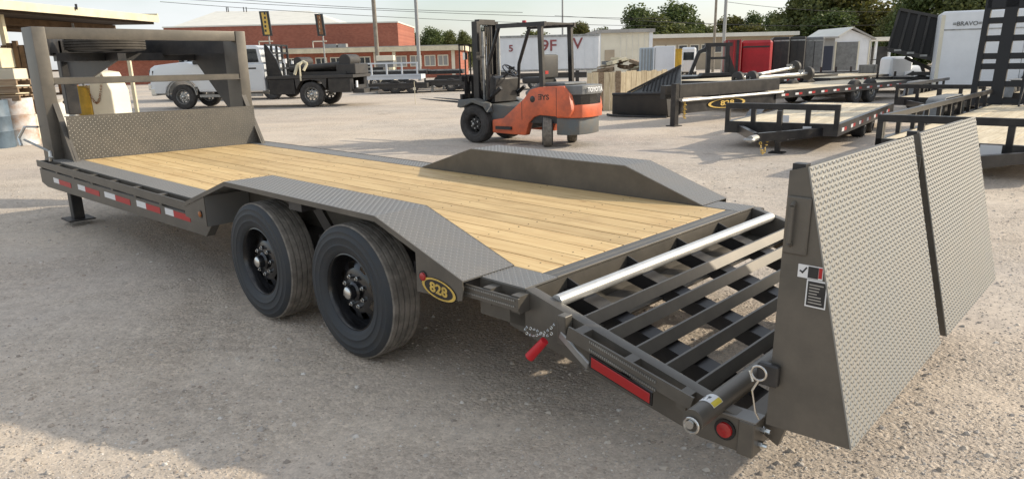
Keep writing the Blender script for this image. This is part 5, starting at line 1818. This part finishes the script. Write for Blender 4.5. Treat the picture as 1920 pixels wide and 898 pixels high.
MB().prism([(.75, 1.95), (.40, 1.80), (.05, .85), (.2, .85), (.52, 1.70), (.75, 1.78)], 'y', .15, .25).build('neck_strut', BLACK, GN)
MB().prism([(1.72, .81), (1.72, 1.6), (2.05, .81)], 'y', .12, .28).build('gusset', BLACK, GN)
MB().tube((1.9, -.05, .70), (3.3, -.05, .70), .05, 8).build('side_tube', TUBEW, GN)

# red and black enclosed bodies
t, w_, z = box_thing('red_trailer', 'bright red enclosed trailer body with rounded corner beside black ones', 'trailer', 1390, 1449, 76, 37, 4, REDC, .45, bevel=.12)
MB().box((.1, -.02, z - .35), (w_ - .15, -.001, z - .28)).build('body_seam', RIMB, t)
for x in (.4, 1.2):
    make_wheel(t, (x, .15, .34), .34, .22, .19, RIMB, m_tyre=RUBD, m_tread=RUBD, nlug=0, lug_parts=False, n=20)
t, w_, z = box_thing('dull_red_trailer', 'dull red panel sided trailer left of the bright red one', 'trailer', 1361, 1391, 75, 36, 4, mat('dull_red_paint', (.26, .035, .035), .55, vary=.25, vscale=2), .4)
for k in range(3):
    MB().box((.12 + k * .27, -.03, .45), (.17 + k * .27, -.001, z - .05)).build('panel_rib', (REDC if k else GREYC), t)
MB().box((.52, -.04, .45), (.64, -.002, z - .02)).build('dark_post', DARK, t)
for k, (p0_, p1_, pt_, Y_, mm_, lab) in enumerate(((1450, 1482, 70, 38, BLACK, 'glossy black enclosed trailer touching the bright red one'), (1482, 1512, 69, 39, BLACKD, 'dusty black enclosed trailer, middle of the dark row'),
                                                   (1511, 1546, 70, 40, GREYC, 'dark grey enclosed trailer, right end of the dark row'))):
    t, w_, z = box_thing('enclosed_trailer', lab, 'trailer', p0_, p1_, pt_, Y_, 5, mm_, .4, 'row of dark enclosed trailers', bevel=.06)
    MB().box((.05, -.02, z - .22), (w_ - .05, -.001, z - .15)).build('top_trim', STEEL, t)
    MB().box((w_ * .48, -.015, .42), (w_ * .52, -.001, z - .23)).build('door_seam', DARK, t)
    for x in (.3, w_ - .35):
        make_wheel(t, (x, .15, .33), .33, .22, .18, RIMB, m_tyre=RUBD, m_tread=RUBD, nlug=0, lug_parts=False, n=20)
t, w_, z = box_thing('grey_shelter', 'grey lean-to shelter with dark blue doorway beside the gabled shed', 'shelter', 1520, 1566, 73, 44, 3, GREYW, 0, bevel=0, part='wall')
MB().box((w_ * .55, -.03, 0), (w_ * .95, -.001, z * .82)).build('doorway', mat('dark_blue_door', (.015, .022, .045), .5), t)
MB().box((-.15, -.3, z + .001), (w_ + .1, 3.1, z + .10)).build('roof', ROOFG, t)
# gabled shed
pl, pr = at(1566, 74, 45), at(1634, 70, 45)
pk = at(1596, 54, 45)
GS = thing('gabled_shed', 'white gabled garden shed with grey roller door and light roof', 'shed', (pl.x, 45, 0))
ww, zz, zp, xp = pr.x - pl.x, (pl.z + pr.z) / 2, pk.z, pk.x - pl.x
MB().prism([(0, 0), (0, zz), (xp, zp - .08), (ww, zz - .02), (ww, 0)], 'y', 0, 4.5).build('wall', WHITE, GS)
for s, (q0, q1) in enumerate((((-.18, zz - .10), (xp, zp)), ((xp + .001, zp), (ww + .2, zz - .14)))):
    MB().prism([q0, q1, (q1[0], q1[1] + .09), (q0[0], q0[1] + .09)], 'y', -.25, 4.7).build('roof', ROOFG if s else ROOFW, GS)
dr_ = MB().box((.12, -.05, 0), (1.42, -.001, zz - .22)).build('roller_door', GREYC, GS)
for k in range(7):
    MB().box((.13, -.058, .05 + k * (zz - .35) / 7), (1.41, -.051, .05 + (k + .86) * (zz - .35) / 7)).build('door_slat', GREYC, dr_)
for x in (.02, 1.43, ww - .1):
    MB().box((x, -.04, 0), (x + .09, -.0015, zz - .18)).build('door_trim', CREAMB, GS)
for k in range(8):
    MB().box((1.55 + k * .1, -.012, 0), (1.57 + k * .1, -.0012, zz - .05)).build('siding_batten', WHITE, GS)
# porch extension to its right
a, b = at(1630, 58, 46), at(1676, 56, 46)
PX = thing('shed_porch', 'white porch frame with dark equipment right of the gabled shed', 'shed', (a.x, 46, 0))
wq = b.x - a.x
MB().box((-.1, 0, a.z - .62), (wq + 1.2, 3, a.z - .4)).build('roof', ROOFW, PX)
for x in (.05, .55, wq - .1):
    MB().box((x, .1, 0), (x + .12, .25, a.z - .621)).build('post', WHITE, PX)
MB().box((.7, .4, 0), (wq, 1.2, 1.9)).build('equipment', DARK, PX)
MB().bar((-1.4, -.1, 1.1), (.8, -.1, 1.1), .05, .05).build('rail', DARK, PX)

# low black equipment behind the long gooseneck
for k, (p0_, p1_, Y_, lab, h_) in enumerate(((1478, 1640, 34, 'low dark flatbed trailer crossing in front of the grey shelter', .75), (1300, 1385, 38, 'low dark trailer frame beneath the dull red trailer', .6), (1640, 1790, 29, 'low dark trailer under the raised dump bed', .62))):
    a, b = at(p0_, 130, Y_), at(p1_, 130, Y_)
    t = thing('low_trailer', lab, 'trailer', (a.x, Y_, 0), 0, 'low dark trailers in the background')
    L_ = b.x - a.x
    MB().box((0, 0, h_ - .18), (L_, 2.2, h_)).build('deck', BLACKD, t)
    MB().box((0, -.03, h_ - .12), (L_, -.001, h_ - .05)).build('side_strip', STEEL, t)
    for j in range(int(L_ / .7)):
        MB().box((.1 + j * .7, -.05, h_ + .001), (.16 + j * .7, .02, h_ + .22)).build('stake', BLACK, t)
    for x in (L_ * .55, L_ * .55 + .8):
        make_wheel(t, (x, .15, .33), .33, .22, .18, STEEL, m_tyre=RUBD, m_tread=RUBD, nlug=0, lug_parts=False, n=20)
a, b = at(1612, 122, 32), at(1645, 122, 32)
GT = thing('grey_ramp_stack', 'flat grey steel plate standing on the low dark flatbed', 'plate', (a.x, 32, 0))
MB().box((0, 0, .05), (b.x - a.x, .08, a.z)).build('plate_face', GREYC, GT, bevel=.01)
for x in (.06, b.x - a.x - .12):
    MB().box((x, -.04, .0), (x + .06, -.001, a.z - .05)).build('plate_rib', GREYC, GT)

# raised dump bed
Yd = 28
c_ = [at(1687, 20, Yd), at(1777, 40, Yd), at(1763, 112, Yd), at(1665, 92, Yd)]
THD = -math.atan2(c_[3].x, Yd)
DB = thing('dump_trailer', 'black dump trailer with its ribbed bed tipped up in front of the trees', 'dump trailer', (c_[3].x, Yd, 0), THD)
o_ = Vector((c_[3].x, Yd, 0))
q = [Vector(((p - o_).x * math.cos(THD), 0, (p - o_).z)) for p in c_]
mb = MB()
vs = [Vector((p.x, 0, p.z)) for p in q] + [Vector((p.x, 2.0, p.z)) for p in q]
mb.add(vs, [(0, 3, 2, 1), (4, 5, 6, 7), (0, 4, 7, 3), (3, 7, 6, 2), (2, 6, 5, 1)])
bed = mb.build('dump_bed', INK, DB)
for k in range(6):
    f_ = k / 5
    p0_ = q[0].lerp(q[1], f_)
    p1_ = q[3].lerp(q[2], f_)
    MB().bar((p0_.x, -.05, p0_.z), (p1_.x, -.05, p1_.z), .09, .09, (1, 0, 0)).build('side_rib', BLACK, bed)
MB().bar((q[0].x, -.06, q[0].z + .03), (q[1].x, -.06, q[1].z + .03), .10, .10).build('top_edge', BLACKD, bed)
MB().bar((q[3].x, -.06, q[3].z - .03), (q[2].x, -.06, q[2].z - .03), .10, .16).build('bottom_edge', BLACKD, bed)
for k in range(4):
    p1_ = q[3].lerp(q[2], .18 + .24 * k)
    MB().box((p1_.x - .12, -.118, p1_.z - .02), (p1_.x + .12, -.111, p1_.z + .05)).build('side_marker', STEEL, bed)
MB().bar((1.4, .9, .6), (q[2].x - .6, .9, q[2].z - .2), .12, .12).bar((2.2, 1.1, .6), (q[2].x - 1.2, 1.1, q[2].z + .1), .12, .12).build('hoist', BLACKD, DB)
MB().box((.3, .2, .48), (3.2, 1.8, .66)).build('chassis', BLACK, DB)
for x in (1.2, 2.0):
    make_wheel(DB, (x, .05, .36), .36, .24, .2, RIMB, m_tyre=RUBD, m_tread=RUBD, nlug=6, lug_parts=False, n=24)
MB().prism([(.7, .72), (.9, .84), (2.3, .84), (2.5, .72)], 'y', -.15, .3).build('fender', BLACKD, DB)
a, b = at(1672, 107, 30), at(1722, 130, 30)
WT = thing('white_tank', 'white rounded tank body half hidden under the tipped dump bed', 'tank', (a.x, 30, 0))
MB().box((0, 0, .3), (.95, 1, a.z)).build('tank_body', WHITE, WT, bevel=.2, seg=3)
MB().tube((.6, .4, .55), (1.3, .4, .55), .48, 18).build('tank_end', WHITE, WT)

# long white enclosed trailer at the right
Yw = 25
a = at(1768, 24, Yw)
EW = thing('white_enclosed_trailer', 'long pale white enclosed trailer with rounded top behind the ladder ramps', 'trailer', (a.x, Yw, 0), R(-27))
zt3 = at(1820, 21, Yw).z
Lw = 7.5
MB().box((0, 0, .42), (Lw, 2.5, zt3)).build('body', WHITE, EW, bevel=.10, seg=3)
MB().box((.1, -.012, zt3 - .62), (Lw - .1, -.001, zt3 - .58)).build('side_trim', STEEL, EW)
MB().box((-.012, -.012, .45), (.10, -.0012, zt3 - .12)).build('corner_trim', CREAMB, EW)
text('logo_lettering', '=BRAVO=', .19, GREYC, EW, basis((.75, -.015, zt3 - .42), (1, 0, 0), (0, 0, 1)), .003, .003)
pb_ = None
for k in range(6):
    if pb_ is None:
        pb_ = MB().box((0, -.006, .5), (.012, -.001, zt3 - .64)).build('panel_seam', GREYC, EW, (1.2, 0, 0))
    else:
        share(pb_, EW, (1.2 + 1.2 * k, 0, 0))
for x in (2.95, 3.85):
    make_wheel(EW, (x, .05, .36), .36, .22, .2, STEEL, m_tyre=RUBD, m_tread=RUBD, nlug=6, lug_parts=False, n=24)
MB().prism([(2.4, .55), (2.55, .82), (2.75, .92), (4.05, .92), (4.25, .82), (4.4, .55)], 'y', -.12, -.001).build('fender', BLACKD, EW)

# ------------------------------------------------------------------ far row of low trailers behind the forklift forks
def far_trailer(px0_, px1_, Y_, z, mm, lab, posts=False):
    a, b = at(px0_, 150, Y_), at(px1_, 150, Y_)
    t = thing('far_trailer', lab, 'trailer', (a.x, Y_, 0), 0, 'low trailers parked before the brick building')
    L_ = b.x - a.x
    MB().box((0, 0, z - .25), (L_, 2.2, z)).build('deck', mm, t)
    MB().box((0, -.04, z - .05), (L_, -.001, z + .04)).build('side_rail', mm if mm is not BLACK else STEEL, t)
    for x in (L_ * .45, L_ * .45 + .9):
        make_wheel(t, (x, .15, .36), .36, .22, .2, STEEL, m_tyre=RUBD, m_tread=RUBD, nlug=0, lug_parts=False, n=20)
    MB().box((L_ * .1, .2, 0), (L_ * .1 + .12, .35, z - .251)).build('jack_leg', STEEL, t)
    if posts:
        for k in range(5):
            MB().box((L_ * k / 4.3, -.03, z + .041), (L_ * k / 4.3 + .09, .05, z + .62)).build('rail_post', mm, t)
        MB().box((0, -.03, z + .621), (L_ * .96, .05, z + .70)).build('top_rail', mm, t)
    return t
far_trailer(668, 790, 42, .92, WHITE, 'white low trailer with open top rail before the brick building', True)
far_trailer(672, 800, 45, 1.15, BLACK, 'black low trailer just behind the white railed trailer')
far_trailer(786, 868, 46, 1.1, BLACK, 'black low trailer between steel pole and forklift mast')
far_trailer(820, 905, 43, .8, BLACKD, 'dusty dark trailer hidden behind the forklift backrest')
far_trailer(920, 1100, 40, .85, BLACKD, 'dark low trailer seen through the forklift cab')
far_trailer(690, 800, 39, .52, BLACKD, 'lowest dark trailer in front of the white railed trailer')
far_trailer(796, 905, 40, .60, BLACKD, 'lowest dark trailer right of the white railed trailer')
far_trailer(640, 720, 48, 1.3, BLACKD, 'dark trailer behind the truck winch')
